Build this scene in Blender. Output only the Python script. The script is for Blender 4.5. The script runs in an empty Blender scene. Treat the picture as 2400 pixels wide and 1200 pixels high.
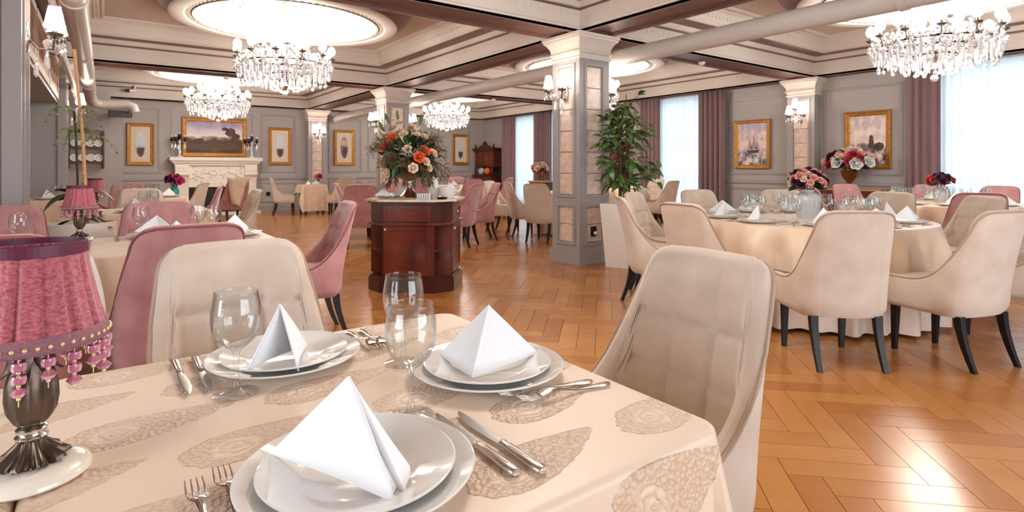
import bpy, math, random
from math import sin, cos, pi, radians, sqrt, atan2, exp
from mathutils import Vector, Matrix
random.seed(7)
SC = bpy.context.scene
COL = SC.collection

# ------------------------------------------------------------------ camera, world, sun, exposure
CAM_H = 1.185
FPX, HOR = 1320.0, 394.0                      # focal length and horizon row of a 2400x1200 frame
YAW = radians(36.0)
cd = bpy.data.cameras.new('camera'); cam = bpy.data.objects.new('camera', cd); COL.objects.link(cam)
cam.location = (0, 0, CAM_H); cam.rotation_euler = (pi/2, 0, -YAW)
cd.sensor_width = 36.0; cd.lens = 36.0*FPX/2400.0
cd.shift_y = -(600.0-HOR)/2400.0
cd.dof.use_dof = True; cd.dof.focus_distance = 1.05; cd.dof.aperture_fstop = 14.0
cd.clip_start = 0.05; cd.clip_end = 100
SC.camera = cam
w = bpy.data.worlds.new('sky'); SC.world = w; w.use_nodes = True
bg = w.node_tree.nodes['Background']; bg.inputs[0].default_value = (0.80, 0.90, 1.0, 1); bg.inputs[1].default_value = 1.6
SC.view_settings.view_transform = 'Standard'; SC.view_settings.look = 'None'
SC.view_settings.exposure = 0.15; SC.view_settings.gamma = 1.0; SC.view_settings.use_curve_mapping = False
SC.cycles.max_bounces = 10; SC.cycles.transparent_max_bounces = 24; SC.cycles.transmission_bounces = 8
SC.cycles.diffuse_bounces = 4; SC.cycles.glossy_bounces = 6
SC.cycles.sample_clamp_indirect = 4.0

XW, YB = 10.75, 16.5                           # right wall, back wall
S_Z, C_Z = 2.84, 3.46                          # beam soffit, coffer ceiling

def area(name, loc, size, energy, color, direction):
    l = bpy.data.lights.new(name, 'AREA'); l.shape = 'RECTANGLE'; l.size, l.size_y = size; l.energy = energy; l.color = color
    o = bpy.data.objects.new(name, l); COL.objects.link(o); o.location = loc
    o.rotation_euler = Vector(direction).to_track_quat('-Z', 'Y').to_euler(); return o
DAY = (0.86, 0.93, 1.0)
WINS = [(0.9, 3.25), (7.6, 8.85), (11.6, 12.8), (13.5, 14.7)]          # right-wall windows, Y ranges
for a, b in WINS + [(-2.6, -0.9)]:
    area('daylight', (XW+0.75, (a+b)/2, 1.5), (b-a, 2.5), 13*(b-a), DAY, (-1, 0, 0))
area('daylight', (-3.9, 0.2, 1.6), (3.0, 2.2), 120, DAY, (1, 0, 0))
area('daylight', (3.5, -3.6, 1.6), (5.0, 2.2), 185, DAY, (0, 1, 0))

# ------------------------------------------------------------------ helpers
def s2l(c):
    f = lambda v: v/12.92 if v <= 0.04045 else ((v+0.055)/1.055)**2.4
    return tuple(f(x/255.0) for x in c[:3]) + (1.0,)

class MB:
    def __init__(s): s.v = []; s.f = []; s.m = []
    def add(s, vs, fs, m=0):
        b = len(s.v); s.v += [tuple(p) for p in vs]; s.f += [tuple(b+i for i in f) for f in fs]; s.m += [m]*len(fs); return s
    def box(s, c, d, rz=0, m=0, tz=1.0):
        x, y, z = d[0]/2, d[1]/2, d[2]/2; vs = []
        for k in (-1, 1):
            t = tz if k > 0 else 1.0
            for i, j in ((-1,-1),(1,-1),(1,1),(-1,1)):
                px, py = i*x*t, j*y*t
                vs.append((c[0]+px*cos(rz)-py*sin(rz), c[1]+px*sin(rz)+py*cos(rz), c[2]+k*z))
        s.add(vs, [(3,2,1,0),(4,5,6,7),(0,1,5,4),(1,2,6,5),(2,3,7,6),(3,0,4,7)], m); return s
    def b2(s, lo, hi, m=0):
        return s.box([(lo[i]+hi[i])/2 for i in range(3)], [hi[i]-lo[i] for i in range(3)], 0, m)
    def lathe(s, prof, n=24, c=(0,0,0), m=0, cap=True, flute=None):
        vs = []; k = len(prof)
        for i in range(n):
            a = 2*pi*i/n
            for j, (r, z) in enumerate(prof):
                rr = r*(flute(a, z) if flute else 1)
                vs.append((c[0]+rr*cos(a), c[1]+rr*sin(a), c[2]+z))
        fs = []
        for i in range(n):
            i2 = (i+1) % n
            for j in range(k-1): fs.append((i*k+j, i2*k+j, i2*k+j+1, i*k+j+1))
        if cap:
            if prof[0][0] > 1e-5: fs.append(tuple(i*k for i in range(n))[::-1])
            if prof[-1][0] > 1e-5: fs.append(tuple(i*k+k-1 for i in range(n)))
        s.add(vs, fs, m); return s
    def tube(s, pts, r, n=8, m=0, cap=True, flat=1.0):
        pts = [Vector(p) for p in pts]; k = len(pts); vs = []
        rr = r if callable(r) else (lambda t: r)
        up = Vector((0,0,1))
        d0 = (pts[1]-pts[0]).normalized()
        if abs(d0.dot(up)) > 0.95: up = Vector((1,0,0))
        nrm = d0.cross(up).normalized()
        for i, p in enumerate(pts):
            d = (pts[min(i+1,k-1)]-pts[max(i-1,0)])
            d = d.normalized() if d.length > 1e-9 else d0
            nrm = (nrm - d*nrm.dot(d)); nrm = nrm.normalized() if nrm.length > 1e-6 else d.orthogonal().normalized()
            bi = d.cross(nrm); q = rr(i/(k-1))
            for j in range(n):
                a = 2*pi*j/n; vs.append(p + nrm*(q*cos(a)) + bi*(q*flat*sin(a)))
        fs = [(i*n+j, i*n+(j+1) % n, (i+1)*n+(j+1) % n, (i+1)*n+j) for i in range(k-1) for j in range(n)]
        if cap: fs += [tuple(range(n))[::-1], tuple((k-1)*n+j for j in range(n))]
        s.add(vs, fs, m); return s
    def grid(s, P, m=0, closed=False):
        r, c = len(P), len(P[0]); vs = [p for row in P for p in row]
        fs = []
        for i in range(r-1):
            for j in range(c if closed else c-1):
                j2 = (j+1) % c; fs.append((i*c+j, i*c+j2, (i+1)*c+j2, (i+1)*c+j))
        s.add(vs, fs, m); return s
    def sphere(s, c, r, n=10, k=6, m=0, sz=1.0):
        prof = [(r*sin(pi*j/k), -r*sz*cos(pi*j/k)) for j in range(k+1)]; prof[0] = (0, prof[0][1]); prof[-1] = (0, prof[-1][1])
        return s.lathe(prof, n, c, m)
    def prism(s, poly, z0, z1, m=0, c=(0,0,0)):
        n = len(poly); vs = [(c[0]+x, c[1]+y, c[2]+z0) for x, y in poly] + [(c[0]+x, c[1]+y, c[2]+z1) for x, y in poly]
        fs = [tuple(range(n))[::-1], tuple(range(n, 2*n))] + [(i, (i+1) % n, n+(i+1) % n, n+i) for i in range(n)]
        s.add(vs, fs, m); return s
    def xprism(s, poly, y0, y1, m=0, c=(0,0,0)):                    # polygon in the x-z plane, pushed along y
        n = len(poly); vs = [(c[0]+x, c[1]+y0, c[2]+z) for x, z in poly] + [(c[0]+x, c[1]+y1, c[2]+z) for x, z in poly]
        fs = [tuple(range(n)), tuple(range(n, 2*n))[::-1]] + [(i, n+i, n+(i+1) % n, (i+1) % n) for i in range(n)]
        s.add(vs, fs, m); return s
    def sweep_rect(s, x0, x1, y0, y1, prof, m=0, sgn=1):             # profile (inward offset, z) swept round a rectangle, mitred
        P = []
        for a, z in prof:
            a *= sgn
            P.append([(x0+a, y0+a, z), (x1-a, y0+a, z), (x1-a, y1-a, z), (x0+a, y1-a, z)])
        return s.grid(P, m, True)
    def mesh(s, name, mats, smooth=None):
        me = bpy.data.meshes.new(name); me.from_pydata([tuple(v) for v in s.v], [], s.f)
        for mt in (mats if isinstance(mats, (list, tuple)) else [mats]): me.materials.append(mt)
        if any(s.m): me.polygons.foreach_set('material_index', s.m)
        if smooth is not None:
            me.shade_smooth(); me.set_sharp_from_angle(angle=radians(smooth))
        me.validate(); me.update(); return me

def link(name, me, parent=None, loc=(0,0,0), rot=(0,0,0), scale=None):
    o = bpy.data.objects.new(name, me); COL.objects.link(o); o.location = loc; o.rotation_euler = rot
    if scale: o.scale = scale
    if parent: o.parent = parent
    return o
def part(name, mb, mat, parent=None, smooth=None, **k): return link(name, mb.mesh(name, mat, smooth), parent, **k)
def tag(o, label=None, cat=None, group=None, kind=None):
    if label: o['label'] = label
    if cat: o['category'] = cat
    if group: o['group'] = group
    if kind: o['kind'] = kind
    return o
def thing(name, label, cat, loc=(0,0,0), rz=0, group=None):
    return tag(link(name, None, None, loc, (0,0,rz)), label, cat, group)
def struct(name, parent=None): return tag(link(name, None, parent), kind='structure')
def dup(root, loc, rz, label=None, group=None):
    def rec(o, par):
        c = o.copy(); COL.objects.link(c)
        if par is not None: c.parent = par
        for ch in list(o.children): rec(ch, c)
        return c
    r = rec(root, None); r.location = loc; r.rotation_euler = (0, 0, rz)
    if label: r['label'] = label
    if group: r['group'] = group
    return r
def lamp(name, loc, e, color, r, parent=None):
    l = bpy.data.lights.new(name, 'POINT'); l.energy = e; l.color = color; l.shadow_soft_size = r
    return link(name, l, parent, loc)
# picture point -> place: on the wall x = X, on the wall y = Y, or at height z
def ray(u): return (sin(YAW)+cos(YAW)*(u-1200)/FPX, cos(YAW)-sin(YAW)*(u-1200)/FPX)
def onX(u, X): rx, ry = ray(u); t = X/rx; return ry*t, t
def onY(u, Y): rx, ry = ray(u); t = Y/ry; return rx*t, t
def zat(v, t): return CAM_H-(v-HOR)/FPX*t
def atz(u, v, z): t = (CAM_H-z)*FPX/(v-HOR); rx, ry = ray(u); return rx*t, ry*t
def atd(u, t): rx, ry = ray(u); return rx*t, ry*t
def face(dx, dy): return atan2(-dx, dy)
def lerp(a, b, t): return a+(b-a)*t
def smooth01(t): t = max(0, min(1, t)); return t*t*(3-2*t)

# ------------------------------------------------------------------ materials
def mat(name, col, rough=0.5, metal=0.0, spec=0.5, emit=None, es=0.0, trans=0.0, sheen=0.0, coat=0.0, noise=None, bump=None, alpha=None, ior=1.45):
    m = bpy.data.materials.new(name); m.use_nodes = True; nt = m.node_tree; b = nt.nodes['Principled BSDF']
    c = s2l(col); b.inputs['Base Color'].default_value = c; b.inputs['Roughness'].default_value = rough
    b.inputs['Metallic'].default_value = metal; b.inputs['Specular IOR Level'].default_value = spec; b.inputs['IOR'].default_value = ior
    b.inputs['Transmission Weight'].default_value = trans; b.inputs['Sheen Weight'].default_value = sheen; b.inputs['Coat Weight'].default_value = coat
    b.inputs['Coat Roughness'].default_value = 0.08
    if emit: b.inputs['Emission Color'].default_value = s2l(emit); b.inputs['Emission Strength'].default_value = es
    if noise or bump:
        tc = nt.nodes.new('ShaderNodeTexCoord')
    if noise:                                   # (scale, second colour, stretch, detail)
        mp = nt.nodes.new('ShaderNodeMapping'); mp.inputs['Scale'].default_value = noise[2]
        n = nt.nodes.new('ShaderNodeTexNoise'); n.inputs['Scale'].default_value = noise[0]; n.inputs['Detail'].default_value = noise[3]
        r = nt.nodes.new('ShaderNodeValToRGB'); r.color_ramp.elements[0].position = 0.35; r.color_ramp.elements[1].position = 0.65
        r.color_ramp.elements[0].color = c; r.color_ramp.elements[1].color = s2l(noise[1])
        L = nt.links.new; L(tc.outputs['Object'], mp.inputs[0]); L(mp.outputs[0], n.inputs['Vector']); L(n.outputs[0], r.inputs[0]); L(r.outputs[0], b.inputs['Base Color'])
    if bump:                                    # (scale, strength, distance)
        n2 = nt.nodes.new('ShaderNodeTexNoise'); n2.inputs['Scale'].default_value = bump[0]; n2.inputs['Detail'].default_value = 3
        bp = nt.nodes.new('ShaderNodeBump'); bp.inputs['Strength'].default_value = bump[1]; bp.inputs['Distance'].default_value = bump[2]
        nt.links.new(tc.outputs['Object'], n2.inputs['Vector']); nt.links.new(n2.outputs[0], bp.inputs['Height']); nt.links.new(bp.outputs[0], b.inputs['Normal'])
    return m
M = {}
M['wall'] = mat('grey_wall_paint', (174,167,165), 0.55, bump=(60,0.05,0.01))
M['wall_lit'] = M['wall']
M['trimgrey'] = mat('grey_trim_paint', (160,154,153), 0.4)
M['cream'] = mat('cream_plaster', (218,208,198), 0.5, bump=(40,0.06,0.01))
M['tan'] = mat('tan_ceiling', (196,180,166), 0.6, bump=(40,0.05,0.01))
M['brown'] = mat('brown_painted_soffit', (126,92,84), 0.45, noise=(6,(112,80,72),(1,1,1),3))
M['brownd'] = mat('dark_brown_moulding', (84,54,48), 0.45)
M['white'] = mat('white_plaster', (238,234,228), 0.5)
M['dome'] = mat('white_dome_plaster', (246,243,238), 0.6)
M['pane_cream'] = mat('cream_skylight_pane', (226,216,202), 0.4)
M['cove'] = mat('cove_light_strip', (255,255,255), 0.5, emit=(255,244,228), es=7)
M['marble'] = mat('pink_cream_marble', (232,214,200), 0.25, noise=(9,(214,184,164),(1,1,1.6),6))
M['pipe'] = mat('grey_duct_paint', (198,190,184), 0.38)
M['velvet_beige'] = mat('beige_velvet', (212,195,180), 0.72, sheen=0.35, spec=0.25, noise=(7,(201,182,165),(1,1,1),3), bump=(300,0.05,0.004))
M['velvet_pink'] = mat('pink_velvet', (192,142,142), 0.72, sheen=0.5, spec=0.2, noise=(8,(174,122,124),(1,1,1),3), bump=(300,0.06,0.004))
M['pipe_beige'] = mat('beige_piping', (176,150,128), 0.6)
M['pipe_pink'] = mat('pink_piping', (142,84,88), 0.6)
M['leg'] = mat('black_lacquered_leg', (18,14,16), 0.5)
M['mahogany'] = mat('mahogany', (112,48,30), 0.3, coat=0.3, noise=(5,(78,28,18),(1,1,0.25),5))
M['mahogany_dark'] = mat('dark_mahogany', (70,30,22), 0.3, coat=0.3, noise=(5,(50,20,15),(1,1,0.3),5))
M['redwood'] = mat('carved_red_wood', (92,36,24), 0.4, noise=(6,(54,20,16),(1,1,0.3),5))
M['oak'] = mat('light_oak', (196,150,108), 0.4, noise=(5,(176,128,88),(1,1,0.2),4))
M['beigestone'] = mat('beige_marble_top', (226,208,188), 0.18, noise=(10,(206,184,160),(1,1,1),5))
M['china'] = mat('white_china', (240,238,234), 0.06, spec=0.6, coat=0.4)
M['napkin'] = mat('white_linen', (246,246,248), 0.8, bump=(500,0.08,0.002))
M['silver'] = mat('polished_silver', (226,222,216), 0.14, metal=1.0)
M['steel'] = mat('brushed_steel', (190,188,186), 0.22, metal=1.0)
M['bronze'] = mat('antique_bronze', (104,88,76), 0.3, metal=0.75, noise=(14,(70,56,48),(1,1,1),3))
M['ivory'] = mat('ivory_ceramic', (240,230,214), 0.12, coat=0.4)
M['shade'] = mat('rose_pleated_fabric', (152,62,78), 0.5, sheen=0.5, noise=(170,(196,104,112),(1,1,1.8),3), bump=(320,0.5,0.004))
M['shadetrim'] = mat('plum_ribbon', (92,28,58), 0.5)
M['lace'] = mat('lilac_braid', (146,98,108), 0.7, bump=(160,0.5,0.01))
M['goldbead'] = mat('pale_gold_bead', (226,202,150), 0.3, metal=0.4)
M['pinkbead'] = mat('pink_glass_bead', (226,140,176), 0.08, trans=0.55, coat=0.3)
M['gold'] = mat('gilt_frame', (196,140,62), 0.35, metal=0.55, noise=(30,(156,100,38),(1,1,1),3), bump=(120,0.4,0.01))
M['mount'] = mat('cream_mount_board', (222,206,188), 0.8)
M['darkmetal'] = mat('dark_metal', (30,26,26), 0.3, metal=0.6)
M['chandarm'] = mat('pewter_arm', (150,146,144), 0.2, metal=0.9)
M['chrome'] = mat('chrome', (224,226,230), 0.08, metal=1.0)
M['crystal'] = mat('cut_crystal', (252,253,255), 0.05, trans=0.25, spec=0.9, coat=0.8, ior=1.6)
M['bulb'] = mat('lit_bulb', (255,255,255), 0.5, emit=(255,246,232), es=22)
M['sconceshade'] = mat('lit_sconce_shade', (255,250,246), 0.6, emit=(255,240,232), es=5.5)
M['pinktrim'] = mat('pink_trim', (232,120,160), 0.6, emit=(232,120,160), es=0.4)
M['drape'] = mat('mauve_drape', (138,110,112), 0.75, sheen=0.3, noise=(3,(120,92,96),(4,4,0.1),3))
M['white_stone'] = mat('white_carved_stone', (238,232,222), 0.5, bump=(30,0.15,0.01))
M['planter'] = mat('white_gloss_planter', (246,240,232), 0.2)
M['leafg'] = mat('glossy_green_leaf', (58,88,40), 0.3, noise=(9,(92,122,62),(1,1,1),2))
M['leafd'] = mat('dark_green_leaf', (34,48,28), 0.4)
M['fern'] = mat('pale_green_fern', (122,146,62), 0.6)
M['bark'] = mat('brown_stem', (96,62,44), 0.7)
M['bamboo'] = mat('bamboo_stake', (214,160,104), 0.5)
M['soil'] = mat('dark_soil', (52,40,32), 0.9)
M['orange'] = mat('orange_petal', (222,96,48), 0.6)
M['creamp'] = mat('cream_petal', (232,208,182), 0.6)
M['pinkp'] = mat('pink_petal', (236,168,160), 0.6)
M['palep'] = mat('pale_pink_petal', (244,200,186), 0.6)
M['redp'] = mat('crimson_petal', (172,40,58), 0.6)
M['plump'] = mat('plum_petal', (70,22,52), 0.6)
M['magp'] = mat('magenta_petal', (186,40,104), 0.6)
M['whitep'] = mat('white_petal', (230,230,226), 0.6)
M['grass'] = mat('dry_grass_plume', (98,82,56), 0.8)
M['copper'] = mat('copper_bowl', (136,84,44), 0.3, metal=0.7)
M['vase'] = mat('silver_grey_glaze', (188,190,192), 0.2, coat=0.5)
M['teal'] = mat('teal_glass', (70,150,146), 0.15)
M['black'] = mat('black_plastic', (20,18,20), 0.4)
M['whitep2'] = mat('white_plastic', (240,240,238), 0.4)
M['dark'] = mat('dark_recess', (40,30,32), 0.7)
M['orange_panel'] = mat('orange_wood_panel', (204,142,96), 0.4, noise=(4,(186,120,76),(1,1,0.3),4))
M['frame_w'] = mat('white_window_frame', (226,228,230), 0.4)
M['rug'] = mat('grey_rug', (150,132,124), 0.9, noise=(5,(112,92,92),(1,1,1),5))

def mix_shader(name, build):
    m = bpy.data.materials.new(name); m.use_nodes = True; nt = m.node_tree; nt.nodes.clear()
    out = nt.nodes.new('ShaderNodeOutputMaterial'); nt.links.new(build(nt), out.inputs[0]); return m
def thin_glass(nt):
    fc_ = nt.nodes.new('ShaderNodeLayerWeight'); fc_.inputs[0].default_value = 0.5
    pw = nt.nodes.new('ShaderNodeMath'); pw.operation = 'POWER'; pw.inputs[1].default_value = 2.6; nt.links.new(fc_.outputs['Facing'], pw.inputs[0])
    lw = nt.nodes.new('ShaderNodeMath'); lw.operation = 'MULTIPLY_ADD'; lw.inputs[1].default_value = 0.95; lw.inputs[2].default_value = 0.04; nt.links.new(pw.outputs[0], lw.inputs[0])
    t = nt.nodes.new('ShaderNodeBsdfTransparent'); t.inputs[0].default_value = (0.97,0.98,0.98,1)
    g = nt.nodes.new('ShaderNodeBsdfGlossy'); g.inputs['Roughness'].default_value = 0.02
    mx = nt.nodes.new('ShaderNodeMixShader'); nt.links.new(lw.outputs[0], mx.inputs[0]); nt.links.new(t.outputs[0], mx.inputs[1]); nt.links.new(g.outputs[0], mx.inputs[2])
    return mx.outputs[0]
M['thinglass'] = mix_shader('thin_clear_glass', thin_glass)
M['glass'] = mat('clear_glass', (252,254,255), 0.0, trans=1.0, spec=0.5, ior=1.45)
def sheer(nt):
    t = nt.nodes.new('ShaderNodeBsdfTransparent'); t.inputs[0].default_value = (1,1,1,1)
    tl = nt.nodes.new('ShaderNodeBsdfTranslucent'); tl.inputs[0].default_value = (0.80,0.93,1.0,1)
    d = nt.nodes.new('ShaderNodeBsdfDiffuse'); d.inputs[0].default_value = (0.85,0.88,0.9,1)
    a = nt.nodes.new('ShaderNodeMixShader'); a.inputs[0].default_value = 0.3
    b = nt.nodes.new('ShaderNodeMixShader'); b.inputs[0].default_value = 0.90
    L = nt.links.new; L(tl.outputs[0], a.inputs[1]); L(d.outputs[0], a.inputs[2]); L(t.outputs[0], b.inputs[1]); L(a.outputs[0], b.inputs[2]); return b.outputs[0]
M['sheer'] = mix_shader('white_sheer_voile', sheer)

def floor_mat():
    m = bpy.data.materials.new('oak_parquet'); m.use_nodes = True; nt = m.node_tree; b = nt.nodes['Principled BSDF']; N = nt.nodes.new; L = nt.links.new
    gi = N('ShaderNodeNewGeometry'); oi = N('ShaderNodeObjectInfo'); ad = N('ShaderNodeMath'); ad.operation = 'ADD'; fr = N('ShaderNodeMath'); fr.operation = 'FRACT'
    L(gi.outputs['Random Per Island'], ad.inputs[0]); L(oi.outputs['Random'], ad.inputs[1]); L(ad.outputs[0], fr.inputs[0])
    tc = N('ShaderNodeTexCoord'); vr = N('ShaderNodeVectorRotate'); vr.rotation_type = 'Z_AXIS'; vr.inputs['Angle'].default_value = radians(45)
    mp = N('ShaderNodeMapping'); mp.inputs['Scale'].default_value = (6, 6, 6)
    n = N('ShaderNodeTexNoise'); n.inputs['Scale'].default_value = 0.8; n.inputs['Detail'].default_value = 2
    L(gi.outputs['Position'], vr.inputs[0]); L(vr.outputs[0], mp.inputs[0]); L(mp.outputs[0], n.inputs['Vector'])
    r1 = N('ShaderNodeValToRGB'); e = r1.color_ramp.elements; e[0].color = s2l((168,106,50)); e[1].color = s2l((192,132,70)); L(fr.outputs[0], r1.inputs[0])
    r2 = N('ShaderNodeValToRGB'); e = r2.color_ramp.elements; e[0].color = (0.90,0.88,0.86,1); e[1].color = (1.06,1.06,1.06,1); e[0].position = 0.2; e[1].position = 0.8; L(n.outputs[0], r2.inputs[0])
    mx = N('ShaderNodeMix'); mx.data_type = 'RGBA'; mx.blend_type = 'MULTIPLY'; mx.inputs[0].default_value = 1.0
    L(r1.outputs[0], mx.inputs[6]); L(r2.outputs[0], mx.inputs[7]); L(mx.outputs[2], b.inputs['Base Color'])
    b.inputs['Roughness'].default_value = 0.26; b.inputs['Specular IOR Level'].default_value = 0.5
    b.inputs['Coat Weight'].default_value = 0.2; b.inputs['Coat Roughness'].default_value = 0.15
    return m
M['floor'] = floor_mat()

def cloth_mat(name, col, dark):
    """satin damask: paisley motifs in rows, each filled with fine embroidered relief"""
    m = bpy.data.materials.new(name); m.use_nodes = True; nt = m.node_tree; b = nt.nodes['Principled BSDF']; N = nt.nodes.new; L = nt.links.new
    def mth(op, a, c=None, v=None):
        q = N('ShaderNodeMath'); q.operation = op
        if hasattr(a, 'links'): L(a, q.inputs[0])
        else: q.inputs[0].default_value = a
        if c is not None:
            if hasattr(c, 'links'): L(c, q.inputs[1])
            else: q.inputs[1].default_value = c
        return q.outputs[0]
    tc = N('ShaderNodeTexCoord'); wob = N('ShaderNodeTexNoise'); wob.inputs['Scale'].default_value = 55; wob.inputs['Detail'].default_value = 1
    L(tc.outputs['Object'], wob.inputs['Vector'])
    sp = N('ShaderNodeSeparateXYZ'); L(tc.outputs['Object'], sp.inputs[0])
    zz = mth('MULTIPLY', sp.outputs[2], 1.0)
    px = mth('ADD', mth('ADD', sp.outputs[0], mth('MULTIPLY', zz, 0.6)), mth('MULTIPLY', mth('SUBTRACT', wob.outputs[0], 0.5), 0.03))
    py = mth('ADD', sp.outputs[1], mth('MULTIPLY', zz, 0.8))
    TX, TY = 0.30, 0.155
    row = mth('FLOOR', mth('DIVIDE', py, TY)); off = mth('MULTIPLY', mth('MODULO', mth('ADD', row, 40.0), 2.0), 0.5)
    fx = mth('SUBTRACT', mth('FRACT', mth('ADD', mth('DIVIDE', px, TX), mth('ADD', off, 20.0))), 0.5)
    fy = mth('SUBTRACT', mth('FRACT', mth('ADD', mth('DIVIDE', py, TY), 20.0)), 0.5)
    ax = mth('MULTIPLY', fx, TX); ay = mth('MULTIPLY', fy, TY)
    t = mth('ADD', mth('DIVIDE', ax, 0.26), 0.5)                    # 0 round end .. 1 pointed tip
    ay2 = mth('SUBTRACT', ay, mth('MULTIPLY', mth('MULTIPLY', t, t), 0.035))
    halfw = mth('MULTIPLY', mth('SQRT', mth('MAXIMUM', mth('MULTIPLY', t, mth('SUBTRACT', 1.0, t)), 0.0)), mth('SUBTRACT', 0.150, mth('MULTIPLY', t, 0.10)))
    inside = mth('SUBTRACT', halfw, mth('ABSOLUTE', ay2))
    mask = mth('MULTIPLY', inside, 260.0); mask.node.use_clamp = True
    cx = mth('ADD', ax, 0.055); rad = mth('SQRT', mth('ADD', mth('MULTIPLY', cx, cx), mth('MULTIPLY', ay2, ay2)))
    rings = mth('SINE', mth('MULTIPLY', rad, 420.0))
    inner = mth('LESS_THAN', rad, 0.035)
    vo = N('ShaderNodeTexVoronoi'); vo.inputs['Scale'].default_value = 120; L(tc.outputs['Object'], vo.inputs['Vector'])
    em = mth('ADD', mth('MULTIPLY', vo.outputs['Distance'], mth('SUBTRACT', 1.0, inner)), mth('MULTIPLY', mth('MULTIPLY', rings, 0.35), inner))
    h = mth('MULTIPLY', mask, mth('ADD', em, 0.25))
    mx = N('ShaderNodeMix'); mx.data_type = 'RGBA'; mx.inputs[6].default_value = s2l(col); mx.inputs[7].default_value = s2l(dark)
    L(mth('MULTIPLY', mask, mth('ADD', mth('MULTIPLY', em, 0.75), 0.15)), mx.inputs[0]); mx.clamp_factor = True
    L(mx.outputs[2], b.inputs['Base Color'])
    bp = N('ShaderNodeBump'); bp.inputs['Strength'].default_value = 0.8; bp.inputs['Distance'].default_value = 0.004; L(h, bp.inputs['Height']); L(bp.outputs[0], b.inputs['Normal'])
    b.inputs['Roughness'].default_value = 0.42; b.inputs['Sheen Weight'].default_value = 0.25; b.inputs['Specular IOR Level'].default_value = 0.4
    return m
M['cloth'] = cloth_mat('peach_damask_cloth', (236,212,188), (208,172,138))
M['cloth_plain'] = mat('peach_satin_cloth', (230,206,182), 0.45, sheen=0.25, noise=(6,(222,194,166),(1,1,1),2))
M['cloth_pale'] = mat('pale_pink_undercloth', (226,204,190), 0.5, sheen=0.2)

# ------------------------------------------------------------------ floor: herringbone parquet
floor = struct('floor')
sub = MB().b2((-3.4,-3.4,-0.05),(XW+0.2,YB+0.2,-0.008)); part('subfloor', sub, M['dark'], floor)
PW, PL = 0.125, 0.5
mbp = MB(); g = 0.0005; px_, py_ = PL/2-g, PW/2-g; bb = 0.0009
PV = [(-px_,-py_,-0.012),(px_,-py_,-0.012),(px_,py_,-0.012),(-px_,py_,-0.012),(-px_+bb,-py_+bb,0),(px_-bb,-py_+bb,0),(px_-bb,py_-bb,0),(-px_+bb,py_-bb,0)]
PF = [(4,5,6,7),(0,1,5,4),(1,2,6,5),(2,3,7,6),(3,0,4,7)]
mbp.add(PV, PF); plank_me = mbp.mesh('floor_plank', M['floor'])
planks = []
c45 = cos(pi/4)
n = int(16/PW)
for i in range(-190, 190):
    for j in range(-60, 60):
        # herringbone: two families of planks on a grid of unit PW
        for fam in (0, 1):
            u0 = i*PW; v0 = (i + 8*j)*PW
            if fam == 0: cu, cv, rot = u0+PL/2, v0+PW/2, 0.0
            else: cu, cv, rot = u0+PW/2, v0+PW+PL/2, pi/2
            x = (cu-cv)*c45+4; y = (cu+cv)*c45+6
            if -3.3 < x < XW+0.1 and -3.2 < y < YB+0.1:
                d = sin(YAW)*x+cos(YAW)*y; l = cos(YAW)*x-sin(YAW)*y
                key = 99
                if d > 1.6:
                    u = 1200+l/d*FPX; v = HOR+CAM_H/d*FPX
                    if -60 < u < 2460 and v < 1260:
                        key = d
                        # hidden behind the set table in front
                        t = (CAM_H-0.755)/CAM_H; hx, hy = x*t, y*t
                        if hx < 0.83 and 0.5 < hy < 1.47: key = 90
                        if u < 640: key = 80+d
                planks.append((key, x, y, rot+pi/4))
planks.sort(key=lambda p: p[0])
for k, x, y, r in planks[:300]: link('floor_plank', plank_me, floor, (x, y, 0), (0, 0, r))
fm = MB()
for k, x, y, r in planks[300:]:
    cr, sr = cos(r), sin(r); fm.add([(x+a*cr-b*sr, y+a*sr+b*cr, z) for a, b, z in PV], PF)
tag(part('floor_planks_beyond', fm, M['floor'], floor), kind='stuff')

# ------------------------------------------------------------------ ceiling: beams, coffers, domes
ceiling = struct('ceiling')
roof = MB().b2((-3.4,-3.4,3.66),(XW+0.9,YB+0.3,3.75)); part('roof_slab', roof, M['dark'], ceiling)
CX, CY, HB = [-0.705, 4.955], [-0.525, 5.325, 11.105], 0.255
def soffit(lo, hi):
    """beam: box above and a soffit with a recessed panel framed by dark mouldings"""
    x0, y0 = lo; x1, y1 = hi
    mb = MB(); mb.b2((x0+0.006,y0+0.006,2.872),(x1-0.006,y1-0.006,3.60), 0)
    e = 0.055
    for a, b in (((x0,y0),(x1,y0+e)),((x0,y1-e),(x1,y1)),((x0,y0+e),(x0+e,y1-e)),((x1-e,y0+e),(x1,y1-e))):
        mb.b2((a[0],a[1],S_Z),(b[0],b[1],2.875), 1)
    e2 = 0.085
    if x1-x0 > 0.3 and y1-y0 > 0.3:
        for a, b in (((x0+e,y0+e),(x1-e,y0+e2)),((x0+e,y1-e2),(x1-e,y1-e)),((x0+e,y0+e2),(x0+e2,y1-e2)),((x1-e2,y0+e2),(x1-e,y1-e2))):
            mb.b2((a[0],a[1],2.857),(b[0],b[1],2.875), 1)
    part('beam', mb, [M['brown'], M['brown']], ceiling)
XS = [(-0.45, 4.70), (5.21, 10.5)]; YS = [(-0.27, 5.07), (5.58, 10.85), (11.36, 16.3)]
for cy in CY:
    for x0, x1 in XS: soffit((x0, cy-HB), (x1, cy+HB))
for cx in CX:
    for y0, y1 in YS: soffit((cx-HB, y0), (cx+HB, y1))
for y0, y1 in YS: soffit((10.5, y0), (XW, y1))
for x0, x1 in XS: soffit((x0, 16.3), (x1, YB))
blk = MB()
for cx in CX + [10.755]:
    for cy in CY + [16.555]: blk.b2((cx-HB, cy-HB, S_Z), (min(cx+HB, XW), min(cy+HB, YB), 3.6))
part('beam_crossing', blk, M['cream'], ceiling)
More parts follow.
